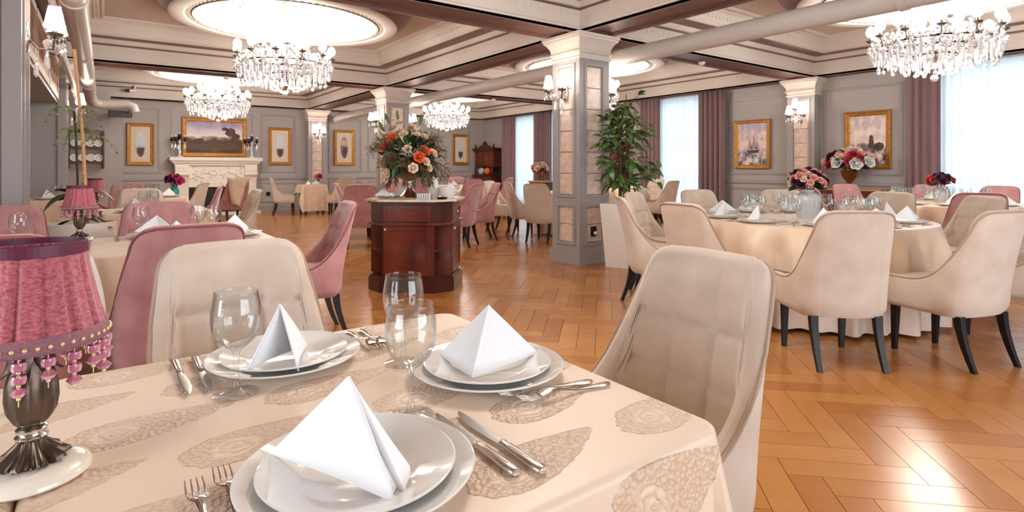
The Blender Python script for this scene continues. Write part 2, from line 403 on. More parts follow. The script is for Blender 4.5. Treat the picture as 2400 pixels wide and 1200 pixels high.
part('ceiling_panel', MB().b2((-3.3,-3.3,2.80),(-0.96,YB,2.9)).b2((-0.96,-3.3,2.80),(XW,-0.78,2.9)), M['tan'], ceiling)

def coffer(x0, x1, y0, y1):
    part('coffer_face', MB().sweep_rect(x0,x1,y0,y1,[(0,S_Z-0.002),(0,2.90),(0.012,2.905),(0.012,3.10)]).sweep_rect(x0,x1,y0,y1,[(0.03,3.125),(0.05,3.13),(0.055,3.20)])
         .sweep_rect(x0,x1,y0,y1,[(0.29,3.20),(0.27,3.23),(0.29,3.25),(0.29,3.42),(0.32,3.44)]), M['cream'], ceiling)
    part('coffer_ledge', MB().sweep_rect(x0,x1,y0,y1,[(0.012,3.10),(0.03,3.10),(0.03,3.125)]).sweep_rect(x0,x1,y0,y1,[(0.055,3.20),(0.29,3.20)]), M['brown'], ceiling)
    part('ornament_band', MB().sweep_rect(x0,x1,y0,y1,[(0.32,3.44),(0.35,3.425),(0.36,3.44),(0.43,3.44),(0.44,3.425),(0.47,3.43),(0.47,C_Z)]), M['cream'], ceiling)
    den = MB()
    def run(a, z, dz, sp, dep):
        xa, xb, ya, yb = x0+a, x1-a, y0+a, y1-a
        k = int((xb-xa)/sp)
        for i in range(k):
            x = xa+(i+0.5)*(xb-xa)/k
            den.box((x, ya+dep/2, z), (sp*0.55, dep, dz)); den.box((x, yb-dep/2, z), (sp*0.55, dep, dz))
        k = int((yb-ya)/sp)
        for i in range(k):
            y = ya+(i+0.5)*(yb-ya)/k
            den.box((xa+dep/2, y, z), (dep, sp*0.55, dz)); den.box((xb-dep/2, y, z), (dep, sp*0.55, dz))
    run(0.012, 3.05, 0.05, 0.11, 0.005); run(0.29, 3.34, 0.04, 0.09, 0.007)
    xa, xb, ya, yb = x0+0.395, x1-0.395, y0+0.395, y1-0.395
    for p, q in (((xa,ya),(xb,ya)),((xb,ya),(xb,yb)),((xb,yb),(xa,yb)),((xa,yb),(xa,ya))):
        L_ = math.dist(p, q); k = int(L_/0.09)
        for i in range(k): t = (i+0.5)/k; den.sphere((lerp(p[0],q[0],t), lerp(p[1],q[1],t), 3.438), 0.024, 6, 3, sz=0.5)
    tag(part('plaster_ornament', den, M['cream'], ceiling), kind='stuff')
    cx, cy = (x0+x1)/2, (y0+y1)/2; R = 1.72; X0, X1, Y0, Y1 = x0+0.47, x1-0.47, y0+0.47, y1-0.47
    angs = sorted([2*pi*i/72 for i in range(72)]+[atan2(b-cy, a-cx) % (2*pi) for a in (X0,X1) for b in (Y0,Y1)])
    P = [[], []]
    for a in angs:
        t = min([abs((X1-cx)/cos(a)) if abs(cos(a)) > 1e-6 else 99, abs((Y1-cy)/sin(a)) if abs(sin(a)) > 1e-6 else 99])
        P[0].append((cx+R*cos(a), cy+R*sin(a), C_Z)); P[1].append((cx+t*cos(a), cy+t*sin(a), C_Z))
    part('coffer_panel', MB().grid(P, closed=True), M['tan'], ceiling)
    return cx, cy
dome_parts = []
NS = 72
dome_parts.append(('dome_cove', MB().lathe([(1.72,C_Z),(1.66,3.36),(1.56,3.27),(1.46,3.225)], NS, cap=False).mesh('dome_cove', M['brown'], 40), None))
dome_parts.append(('dome_rim', MB().lathe([(1.46,3.225),(1.47,3.20),(1.44,3.185),(1.30,3.185),(1.285,3.20),(1.24,3.20)], NS, cap=False).lathe([(1.20,3.19),(1.165,3.19),(1.16,3.21),(1.16,3.27),(1.20,3.27)], NS, cap=False).mesh('dome_rim', M['white'], 40), None))
ob = MB().lathe([(1.285,3.20),(1.26,3.215),(1.20,3.205)], NS, cap=False)
for i in range(90): a = 2*pi*i/90; ob.sphere((1.242*cos(a), 1.242*sin(a), 3.203), 0.026, 6, 3, sz=0.6)
dome_parts.append(('dome_ornament', ob.mesh('dome_ornament', M['cream'], 40), 'stuff'))
dome_parts.append(('dome_shell', MB().lathe([(1.20,3.27),(1.46,3.262),(1.46,3.32),(1.38,3.40),(1.22,3.465),(1.05,3.50),(0.88,3.515)], NS, cap=False).mesh('dome_shell', M['dome'], 60), None))
dome_parts.append(('cove_light', MB().lathe([(1.33+0.014*cos(t*pi/3), 3.29+0.014*sin(t*pi/3)) for t in range(7)], 60, cap=False).mesh('cove_light', M['cove']), None))
lat = MB()
for i in range(-3, 4):
    q = i*0.25; h = sqrt(0.9**2-q*q) if abs(q) < 0.9 else 0
    if h > 0.1: lat.box((q,0,3.51),(0.035,2*h,0.03)); lat.box((0,q,3.512),(2*h,0.035,0.03))
lat.lathe([(0.90,3.50),(0.86,3.50),(0.86,3.535),(0.90,3.535)], NS, cap=False)
lattice_me = lat.mesh('skylight_lattice', M['white'])
pane_me = MB().box((0,0,0),(0.212,0.212,0.012)).mesh('skylight_pane', M['pane_cream'])
for (x0, x1) in XS:
    for (y0, y1) in YS:
        cx, cy = coffer(x0, x1, y0, y1)
        dm = link('dome', None, ceiling, (cx, cy, 0))
        for nm, me, kd in dome_parts: tag(link(nm, me, dm), kind=kd)
        link('skylight_lattice', lattice_me, dm)
        for i in range(-4, 4):
            for j in range(-4, 4):
                px, py = (i+0.5)*0.25, (j+0.5)*0.25
                if px*px+py*py < 0.98: link('skylight_pane', pane_me, dm, (px, py, 3.53))
        link('dome_closure', bpy.data.meshes.get('dome_closure') or MB().lathe([(0.0,3.56),(1.1,3.56)], 32).mesh('dome_closure', M['white']), dm)

# ------------------------------------------------------------------ walls
def wallpanel(mb, axis, at, a0, a1, z0, z1, wd=0.045, dep=0.022):
    """picture-frame moulding on a wall: axis 'y' = wall facing -y, 'x' = wall facing -x"""
    for (p0, p1, q0, q1) in ((a0,a1,z0,z0+wd),(a0,a1,z1-wd,z1),(a0,a0+wd,z0+wd,z1-wd),(a1-wd,a1,z0+wd,z1-wd)):
        if axis == 'y': mb.b2((p0,at-dep,q0),(p1,at,q1))
        else: mb.b2((at-dep,p0,q0),(at,p1,q1))
wb = struct('wall_back'); part('wall_surface', MB().b2((-3.4,YB,0),(XW+0.2,YB+0.2,3.6)), M['wall'], wb)
pm = MB()
for a0, a1 in ((0.20,1.16),(1.40,3.30),(3.50,4.42),(5.35,6.35),(6.55,7.55),(7.75,8.75),(8.95,10.2)):
    wallpanel(pm, 'y', YB, a0, a1, 1.06, 2.66); wallpanel(pm, 'y', YB, a0, a1, 0.24, 0.80)
pm.b2((-0.4,YB-0.035,0.88),(XW,YB,0.94)); part('panel_moulding', pm, M['trimgrey'], wb)
bs = struct('baseboard_back'); part('board', MB().b2((-0.4,YB-0.03,0),(XW,YB,0.16)), M['trimgrey'], bs)
wr = struct('wall_right'); mb = MB()
edges = [-3.4] + [e for ab in [(-2.6,-0.9)]+WINS for e in ab] + [YB+0.2]
for a, b in zip(edges[0::2], edges[1::2]): mb.b2((XW,a,0),(XW+0.25,b,3.6))
for a, b in [(-2.6,-0.9)]+WINS: mb.b2((XW,a,2.78),(XW+0.25,b,3.6)); mb.b2((XW,a,0),(XW+0.25,b,0.12))
part('wall_surface', mb, M['wall'], wr)
pm = MB()
for a0, a1 in ((5.62,6.95),(3.75,5.02),):
    wallpanel(pm, 'x', XW, a0, a1, 1.06, 2.62); wallpanel(pm, 'x', XW, a0, a1, 0.24, 0.80); pm.b2((XW-0.035,a0-0.05,0.88),(XW,a1+0.05,0.94))
part('panel_moulding', pm, M['trimgrey'], wr)
bs = struct('baseboard_right'); mb = MB()
for a, b in ((3.3,7.55),(8.9,11.55),(12.85,13.45),(14.75,YB)): mb.b2((XW-0.03,a,0),(XW,b,0.16))
part('board', mb, M['trimgrey'], bs)
wl = struct('wall_left'); part('wall_surface', MB().b2((-3.4,-3.4,0),(-3.2,-1.3,3.6)).b2((-3.4,1.7,0),(-3.2,YB+0.2,3.6)).b2((-3.4,-1.3,2.7),(-3.2,1.7,3.6)).b2((-3.4,-1.3,0),(-3.2,1.7,0.5)), M['wall'], wl)
wf = struct('wall_front'); part('wall_surface', MB().b2((-3.4,-3.4,0),(1.0,-3.2,3.6)).b2((6.0,-3.4,0),(XW+0.2,-3.2,3.6)).b2((1.0,-3.4,2.7),(6.0,-3.2,3.6)).b2((1.0,-3.4,0),(6.0,-3.2,0.5)), M['wall'], wf)
# projecting block at the far left that carries the plate shelf
XBK = onY(259, 15.0)[0]
wk = struct('trim_1'); part('chimney_block', MB().b2((-3.3,15.0,0),(XBK,YB,2.84)), M['wall'], wk)
part('block_edge', MB().b2((XBK,15.12,0),(XBK+0.22,YB,2.6)), M['trimgrey'], wk)

# windows with frames, panes, sheers and drapes
def window(n, y0, y1):
    wn = struct('window_%d' % n); x = XW+0.14
    fr = MB()
    for a, b in ((y0,y0+0.06),(y1-0.06,y1)): fr.b2((x,a,0.12),(x+0.08,b,2.78))
    for z in (0.12, 2.72): fr.b2((x,y0+0.06,z),(x+0.08,y1-0.06,z+0.06))
    part('window_frame', fr, M['frame_w'], wn)
    k = max(2, round((y1-y0)/0.6))
    for i in range(1, k): part('mullion', MB().box((x+0.04, lerp(y0,y1,i/k), 1.45), (0.05,0.05,2.54)), M['frame_w'], wn)
    for z in (0.95, 1.75): part('transom', MB().box((x+0.04,(y0+y1)/2,z),(0.045,y1-y0-0.12,0.05)), M['frame_w'], wn)
    part('pane', MB().box((x+0.045,(y0+y1)/2,1.45),(0.006,y1-y0-0.1,2.56)), M['thinglass'], wn)
def cloth_wave(y0, y1, x, amp, period, z0, z1, mat_, name, seed, th=0.0, gather=0.0):
    rnd = random.Random(seed); k = int((y1-y0)/period*10)+2; P = []
    ph = [rnd.uniform(-0.6,0.6) for _ in range(60)]
    for zi in range(9):
        t = zi/8; z = lerp(z1, z0, t); row = []
        for i in range(k):
            s = i/(k-1); y = lerp(y0, y1, s); w_ = (y-y0)/period
            a = amp*(0.75+0.25*t)
            row.append((x+a*sin(2*pi*w_+ph[int(w_) % 60]*1.2+t*0.4*ph[(int(w_)+7) % 60]), y+gather*0.02*sin(3*w_), z))
        P.append(row)
    me = MB().grid(P).mesh(name, mat_, 180); o = link(name, me)
    if th:
        md = o.modifiers.new('thickness', 'SOLIDIFY'); md.thickness = th; md.offset = 0
    return o
for i, (a, b) in enumerate(WINS): window(i+1, a, b)
window(5, -2.6, -0.9)
def sheer_curtain(y0, y1, label, seed):
    tag(cloth_wave(y0, y1, XW-0.07, 0.022, 0.11, 0.02, 2.80, M['sheer'], 'sheer_curtain', seed), label, 'sheer curtain', 'white sheers over the windows')
def drape(y0, y1, label, seed, x=None):
    tag(cloth_wave(y0, y1, XW-0.19, 0.045, 0.115, 0.02, 2.82, M['drape'], 'drape', seed, th=0.02), label, 'curtain', 'mauve drapes beside the windows')
YC = lambda u: onX(u, XW-0.15)[0]
sheer_curtain(0.8, YC(2200), 'white sheer curtain over the nearest big window at far right', 1)
sheer_curtain(YC(1644), YC(1542), 'white sheer curtain of the middle window, between two mauve drapes left of the ship painting', 2)
sheer_curtain(YC(1259), YC(1204), 'white sheer curtain of the far window, left of the big pillar', 3)
sheer_curtain(11.5, YC(1288), 'white sheer curtain showing as a thin sliver beside the big pillar', 4)
drape(YC(2205), YC(2130), 'mauve drape right of the painting with the windmill, beside the big window', 5)
drape(YC(1700), YC(1640), 'mauve drape left of the ship painting, right side of the middle window', 6)
drape(YC(1549), YC(1504), 'mauve drape behind the tall green plant, left side of the middle window', 7)
drape(YC(1291), YC(1254), 'mauve drape touching the left edge of the big pillar', 8)
drape(YC(1209), YC(1180), 'mauve drape right of the far carved cabinet', 9)
drape(0.55, 0.95, 'mauve drape at the near end of the big window', 10)

# ------------------------------------------------------------------ columns with marble inlays and capitals
tile_w, tile_h = 0.285, 0.265
tile_me = {}
def tile(h):
    k = round(h, 3)
    if k not in tile_me:
        b = 0.004; x, z = tile_w/2-0.0015, h/2-0.0015
        tile_me[k] = MB().add([(-x,0.004,-z),(x,0.004,-z),(x,0.004,z),(-x,0.004,z),(-x+b,-0.008,-z+b),(x-b,-0.008,-z+b),(x-b,-0.008,z-b),(-x+b,-0.008,z-b)],
                              [(4,5,6,7),(0,1,5,4),(1,2,6,5),(2,3,7,6),(3,0,4,7)]).mesh('marble_tile', M['marble'])
    return tile_me[k]
def column(cx, cy, faces, label, hx=HB, hy=HB):
    c = struct('column'); c.location = (cx, cy, 0); c['label'] = label
    part('shaft', MB().b2((-hx+0.035,-hy+0.035,0),(hx-0.035,hy-0.035,2.84)), M['trimgrey'], c)
    fr = MB(); t = 0.035
    for sx in (-1, 1):
        for sy in (-1, 1): fr.b2((min(sx*hx,sx*(hx-0.10)),min(sy*hy,sy*(hy-0.10)),0.16),(max(sx*hx,sx*(hx-0.10)),max(sy*hy,sy*(hy-0.10)),2.55))
    for z0, z1 in ((0.16,0.25),(0.72,0.84),(2.46,2.55)):
        fr.b2((-hx+0.001,-hy+0.001,z0),(hx-0.001,hy-0.001,z1))
    part('panel_frame', fr, M['trimgrey'], c)
    mo = MB()
    for f in faces:
        h = hy if f in 'NS' else hx
        def P(a, d, z): return {'S': (a,-hy-d+0.0,z), 'N': (-a,hy+d,z), 'W': (-hx-d,-a,z), 'E': (hx+d,a,z)}[f]
        rz = {'S': 0, 'N': pi, 'W': -pi/2, 'E': pi/2}[f]
        hw = (hx if f in 'NS' else hy)-0.10
        for z0, z1 in ((0.25,0.72),(0.84,2.46)):
            for a0, a1, q0, q1 in ((-hw-0.02,hw+0.02,z0-0.02,z0+0.015),(-hw-0.02,hw+0.02,z1-0.015,z1+0.02),(-hw-0.02,-hw+0.015,z0+0.015,z1-0.015),(hw-0.015,hw+0.02,z0+0.015,z1-0.015)):
                p, q = P(a0,-0.03,q0), P(a1,0.012,q1)
                mo.b2([min(p[i],q[i]) for i in range(3)], [max(p[i],q[i]) for i in range(3)])
            k = max(1, round((z1-z0-0.03)/tile_h)); h = (z1-z0-0.03)/k
            for i in range(k):
                o = link('marble_tile', tile(h), c, P(0,-0.026,z0+0.015+(i+0.5)*h), (0,0,rz)); o.scale = ((2*hw-0.03)/tile_w, 1, 1)
    part('panel_moulding', mo, M['trimgrey'], c)
    part('plinth', MB().b2((-hx-0.03,-hy-0.03,0),(hx+0.03,hy+0.03,0.13)).b2((-hx-0.015,-hy-0.015,0.13),(hx+0.015,hy+0.015,0.16)), M['trimgrey'], c)
    prof = [(0.0,2.53),(-0.018,2.53),(-0.018,2.555),(0.0,2.56),(-0.004,2.60),(-0.03,2.605),(-0.03,2.63),(-0.012,2.64),(-0.02,2.69),(-0.05,2.745),(-0.075,2.77),(-0.085,2.775),(-0.085,2.80),(-0.10,2.805),(-0.10,2.838)]
    part('capital', MB().sweep_rect(-hx,hx,-hy,hy,prof).b2((-hx-0.098,-hy-0.098,2.832),(hx+0.098,hy+0.098,2.8395)), M['cream'], c)
    return c
column(4.955, 5.325, 'SNEW', 'big grey pillar with pink marble inlays in the middle of the room')
column(4.955, 11.105, 'SNEW', 'grey marble-inlaid pillar behind the tall flower arrangement')
column(-0.705, 5.325, 'E', 'grey pillar at the left edge carrying a lit wall lamp')
column(-0.705, 11.105, 'E', 'narrow pillar behind the bamboo stake at left')
column(4.955, YB-0.12, 'SWE', 'half pillar on the back wall right of the fireplace', HB, 0.12)
column(XW-0.12, 5.325, 'SNW', 'half pillar on the window wall between the two right paintings', 0.12, HB)
column(4.955, -0.525, 'SNEW', 'pillar behind the viewer')
# low header between the left pillars with orange inset panels
hd = struct('trim_2')
part('header_beam', MB().b2((-0.86,5.58,2.16),(-0.55,10.85,2.84)), M['trimgrey'], hd)
mb = MB(); mo = MB()
for i in range(3):
    a, b = 5.66+i*1.73, 5.66+i*1.73+1.62
    mb.b2((-0.552,a+0.1,2.28),(-0.545,b-0.1,2.72))
    for p, q in (((a,2.2),(b,2.28)),((a,2.72),(b,2.8)),((a,2.28),(a+0.1,2.72)),((b-0.1,2.28),(b,2.72))): mo.b2((-0.56,p[0],p[1]),(-0.53,q[0],q[1]))
part('inset_panel', mb, M['orange_panel'], hd); part('header_moulding', mo, M['cream'], hd)

# ------------------------------------------------------------------ ducts
def pipe(pts, r, label, joints=()):
    t = thing('ceiling_duct', label, 'duct')
    part('pipe', MB().tube(pts, r, 20), M['pipe'], t, 50)
    for p, q in joints: part('joint_collar', MB().tube([p, q], r+0.012, 20), M['pipe'], t, 50)
    return t
PX, PZ = 5.56, 2.652
pipe([(PX,-2.5,PZ),(PX,5.0,PZ),(PX,YB-0.3,PZ),(PX-0.02,YB-0.12,PZ-0.05)], 0.108, 'long pale grey round duct under the ceiling, passing behind the big pillar',
     [((PX,y,PZ),(PX,y+0.06,PZ)) for y in (1.9,6.4,11.5,14.0)])
LX, LZ = -0.20, 2.63
ldt = pipe([(LX,0.6,LZ),(LX,5,LZ),(LX,12.0,LZ),(LX,14.05,LZ-0.02),(LX+0.04,14.3,LZ-0.1),(LX+0.18,14.42,LZ-0.13),(LX+0.62,14.42,LZ-0.11),(LX+0.72,14.42,LZ-0.15),(LX+0.75,14.42,LZ-0.26)], 0.098,
     'pale grey duct at left running away and turning right above the plate shelf', [((LX,y,LZ),(LX,y+0.06,LZ)) for y in (6.0,9.0,12.0)])
pipe([(-0.38,6.5,2.45),(-0.36,9.0,2.45),(-0.36,11.2,2.42),(-0.36,11.5,2.3),(-0.3,11.6,2.22)], 0.035, 'thin bright pipe beside the left duct', [((-0.36,11.2,2.42),(-0.36,11.25,2.42))])
part('elbow_shade_box', MB().box((0.30,14.72,2.345),(0.42,0.3,0.13)), M['darkmetal'], ldt)  # dark box standing in for the shade under the duct elbow
for i in range(4): part('shade_box_slat', MB().box((0.30,14.568,2.303+i*0.028),(0.38,0.008,0.007)), M['trimgrey'], ldt)  # made-up slats on the front of that shade box

# ------------------------------------------------------------------ chandeliers
def drop_mesh(h, r, name):
    return MB().lathe([(0.001,h),(r*0.8,h*0.86),(r,h*0.2),(0.001,0)], 6, cap=False).lathe([(0.001,h+0.03),(r*0.75,h+0.018),(0.001,h+0.006)], 6, cap=False).mesh(name, M['crystal'])
ball_me = MB().lathe([(0.001,0.062),(0.006,0.055),(0.001,0.048),(0.016,0.042),(0.023,0.024),(0.016,0.006),(0.001,0.0)], 8, cap=False).mesh('crystal_ball', M['crystal'])
prism_long = drop_mesh(0.17, 0.018, 'crystal_prism'); prism_short = drop_mesh(0.11, 0.017, 'crystal_prism')
def build_chandelier(label, loc, group):
    t = thing('chandelier', label, 'chandelier', loc, 0, group)
    part('central_stem', MB().lathe([(0.0,0.06),(0.03,0.08),(0.05,0.14),(0.02,0.2),(0.06,0.30),(0.09,0.36),(0.03,0.44),(0.05,0.52),(0.10,0.58),(0.04,0.66),(0.03,0.74),(0.06,0.80),(0.02,0.86),(0.012,0.9),(0.012,1.30),(0.05,1.31),(0.05,1.33)], 14), M['chrome'], t, 40)
    part('bottom_ball', MB().sphere((0,0,0.035), 0.04, 12, 8), M['crystal'], t, 60)
    part('crown_dish', MB().lathe([(0.02,0.74),(0.12,0.77),(0.15,0.80),(0.12,0.785),(0.02,0.76)], 16), M['crystal'], t, 40)
    for rr, z in ((0.56,0.42),(0.40,0.36),(0.22,0.28)):
        part('ring_band', MB().lathe([(rr-0.008,z),(rr+0.008,z),(rr+0.008,z+0.02),(rr-0.008,z+0.02),(rr-0.008,z)], 36, cap=False), M['darkmetal'], t)
    def arm(R, zc, nn, ph):
        mb = MB(); pts = [(0.04,0,zc-0.14),(R*0.35,0,zc-0.20),(R*0.7,0,zc-0.19),(R*0.95,0,zc-0.10),(R,0,zc-0.02)]
        mb.tube(pts, 0.008, 6); mb.lathe([(0.012,zc-0.03),(0.05,zc-0.008),(0.056,zc+0.006),(0.02,zc+0.004),(0.014,zc+0.03),(0.014,zc+0.055)], 10, (R,0,0))
        me = mb.mesh('arm', M['chandarm'], 40)
        bm = MB().lathe([(0.016,zc+0.045),(0.046,zc+0.075),(0.054,zc+0.11),(0.040,zc+0.155),(0.0,zc+0.185)], 12, (R,0,0)).mesh('candle_bulb', M['bulb'], 60)
        for i in range(nn):
            a = link('arm', me, t, (0,0,0), (0,0,ph+2*pi*i/nn)); link('candle_bulb', bm, a)
    arm(0.62, 0.53, 12, 0.1); arm(0.36, 0.66, 6, 0.35)
    for R, z, nn, me in ((0.60,0.22,36,prism_long),(0.52,0.19,28,prism_long),(0.42,0.14,24,prism_long),(0.30,0.09,18,prism_long),(0.18,0.05,12,ball_me),(0.64,0.37,30,ball_me),(0.62,0.30,30,ball_me),(0.50,0.36,24,ball_me),(0.36,0.50,18,ball_me),(0.22,0.60,12,ball_me),(0.55,0.13,20,ball_me),(0.28,0.70,12,ball_me)):
        for i in range(nn): link(me.name.split('.')[0], me, t, (R*cos(2*pi*i/nn+R*9), R*sin(2*pi*i/nn+R*9), z+0.012*((i*7) % 3)))
    be = MB()
    for i in range(12):
        a0, a1 = 0.1+2*pi*i/12, 0.1+2*pi*(i+1)/12
        for k in range(1, 9):
            s = k/9; a = lerp(a0,a1,s); z = 0.53-0.10*(1-(2*s-1)**2); be.sphere((0.61*cos(a),0.61*sin(a),z), 0.018, 6, 4)
        for k in range(1, 9):
            s = k/9; R = lerp(0.05,0.60,s); be.sphere((R*cos(a0),R*sin(a0),lerp(0.84,0.55,s)-0.10*sin(pi*s)), 0.019, 6, 4)
        for k in range(1, 7):
            s = k/7; R = lerp(0.60,0.40,s); be.sphere((R*cos(a0+0.2),R*sin(a0+0.2),lerp(0.46,0.36,s)-0.05*sin(pi*s)), 0.019, 6, 4)
    tag(part('crystal_beads', be, M['crystal'], t), kind='stuff')
    return t
chand = build_chandelier('large lit crystal chandelier under the dome at upper left', ((XS[0][0]+XS[0][1])/2-0.07, (YS[1][0]+YS[1][1])/2, 2.19), 'crystal chandeliers')
CH = [chand]
for xi, yi, lb in ((0,2,'lit crystal chandelier hanging in front of the fireplace painting'),(1,0,'lit crystal chandelier at upper right, in front of the big window'),
                   (1,1,'lit crystal chandelier hidden behind the big pillar'),(1,2,'small distant lit chandelier above the tall flower arrangement'),(0,0,'lit crystal chandelier just above the set table, out of view')):
    CH.append(dup(chand, ((XS[xi][0]+XS[xi][1])/2-0.07, (YS[yi][0]+YS[yi][1])/2, 2.19), 0.3*xi+0.2*yi, lb))
for c in CH: lamp('chandelier_light', (c.location.x, c.location.y, 2.62), 215, (1.0,0.93,0.84), 0.3)

# ------------------------------------------------------------------ wall lamps
def build_sconce(label, loc, rz, third=False):
    t = thing('wall_lamp', label, 'wall lamp', loc, rz, 'crystal wall lamps')
    part('back_plate', MB().lathe([(0.0,-0.14),(0.035,-0.10),(0.045,0),(0.035,0.08),(0.0,0.12)], 14, (0,-0.012,0)), M['chrome'], t, 50, scale=(1,0.5,1))
    arms = [(-0.13,-0.17,0.0),(0.13,-0.17,0.0)] + ([(0,-0.20,0.12)] if third else [])
    for ax, ay, az in arms:
        a = part('arm', MB().tube([(0,-0.02,-0.02+az*0.5),(ax*0.4,ay*0.5,-0.10+az),(ax*0.85,ay*0.95,-0.10+az),(ax,ay,-0.02+az)], 0.011, 8).lathe([(0.01,-0.03),(0.05,-0.005),(0.056,0.01),(0.02,0.006),(0.014,0.05)], 12, (ax,ay,az)), M['chandarm'], t, 40)
        part('crystal_ball', MB().sphere((ax*0.5,ay*0.75,-0.055+az), 0.03, 10, 6), M['crystal'], a, 60)
        sh = part('lamp_shade', MB().lathe([(0.062,0.065),(0.060,0.075),(0.046,0.15),(0.036,0.20)], 18, (ax,ay,az), cap=False, flute=lambda q, z: 1+0.03*sin(q*9)), M['sconceshade'], t, 60)
        part('shade_trim', MB().lathe([(0.037,0.198),(0.039,0.206),(0.035,0.206),(0.035,0.198)], 18, (ax,ay,az), cap=False), M['pinktrim'], sh)
        part('shade_frill', MB().lathe([(0.062,0.05),(0.066,0.056),(0.064,0.07),(0.060,0.066)], 24, (ax,ay,az), cap=False, flute=lambda q, z: 1+0.05*sin(q*12)), M['sconceshade'], sh)
        for k in range(5):
            q = 2*pi*k/5; link('crystal_drop', sconce_drop, t, (ax+0.05*cos(q), ay+0.05*sin(q), -0.095+az-0.02*(k % 2)))
    link('crystal_drop', prism_short, t, (0,-0.06,-0.30)); link('crystal_drop', prism_short, t, (0.05,-0.12,-0.24)); link('crystal_drop', prism_short, t, (-0.05,-0.12,-0.24))
    return t
sconce_drop = MB().lathe([(0.001,0.08),(0.010,0.07),(0.001,0.06),(0.001,0.055),(0.016,0.025),(0.001,0)], 6, cap=False).mesh('crystal_drop', M['crystal'])
SZ = 2.14
sc = []
for lb, x, y, rz, third in (
    ('lit two-shade wall lamp on the left face of the big pillar', 4.70, 5.325, -pi/2, False), ('lit wall lamp behind the top of the tall plant, on the big pillar', 5.21, 5.325, pi/2, False),
    ('lit wall lamp on the left side of the pillar behind the flower arrangement', 4.70, 11.105, -pi/2, False), ('lit wall lamp above the flower arrangement, right side of its pillar', 5.21, 11.105, pi/2, False),
    ('large lit pink-edged wall lamp at the upper left corner', -0.45, 5.325, pi/2, False), ('lit wall lamp behind the bamboo stake', -0.45, 11.105, pi/2, False),
    ('lit three-shade wall lamp on the back wall pillar right of the fireplace', 4.955, YB-0.24, 0, True), ('lit three-shade wall lamp on the pillar between the ship and windmill paintings', XW-0.24, 5.325, -pi/2, True)):
    t = build_sconce(lb, (x, y, SZ), rz, third); f = {0: (0,-1), -pi/2: (-1,0), pi/2: (1,0)}[rz]
    lamp('wall_lamp_light', (x+f[0]*0.28, y+f[1]*0.28, SZ+0.22), 7, (1.0,0.86,0.74), 0.06)

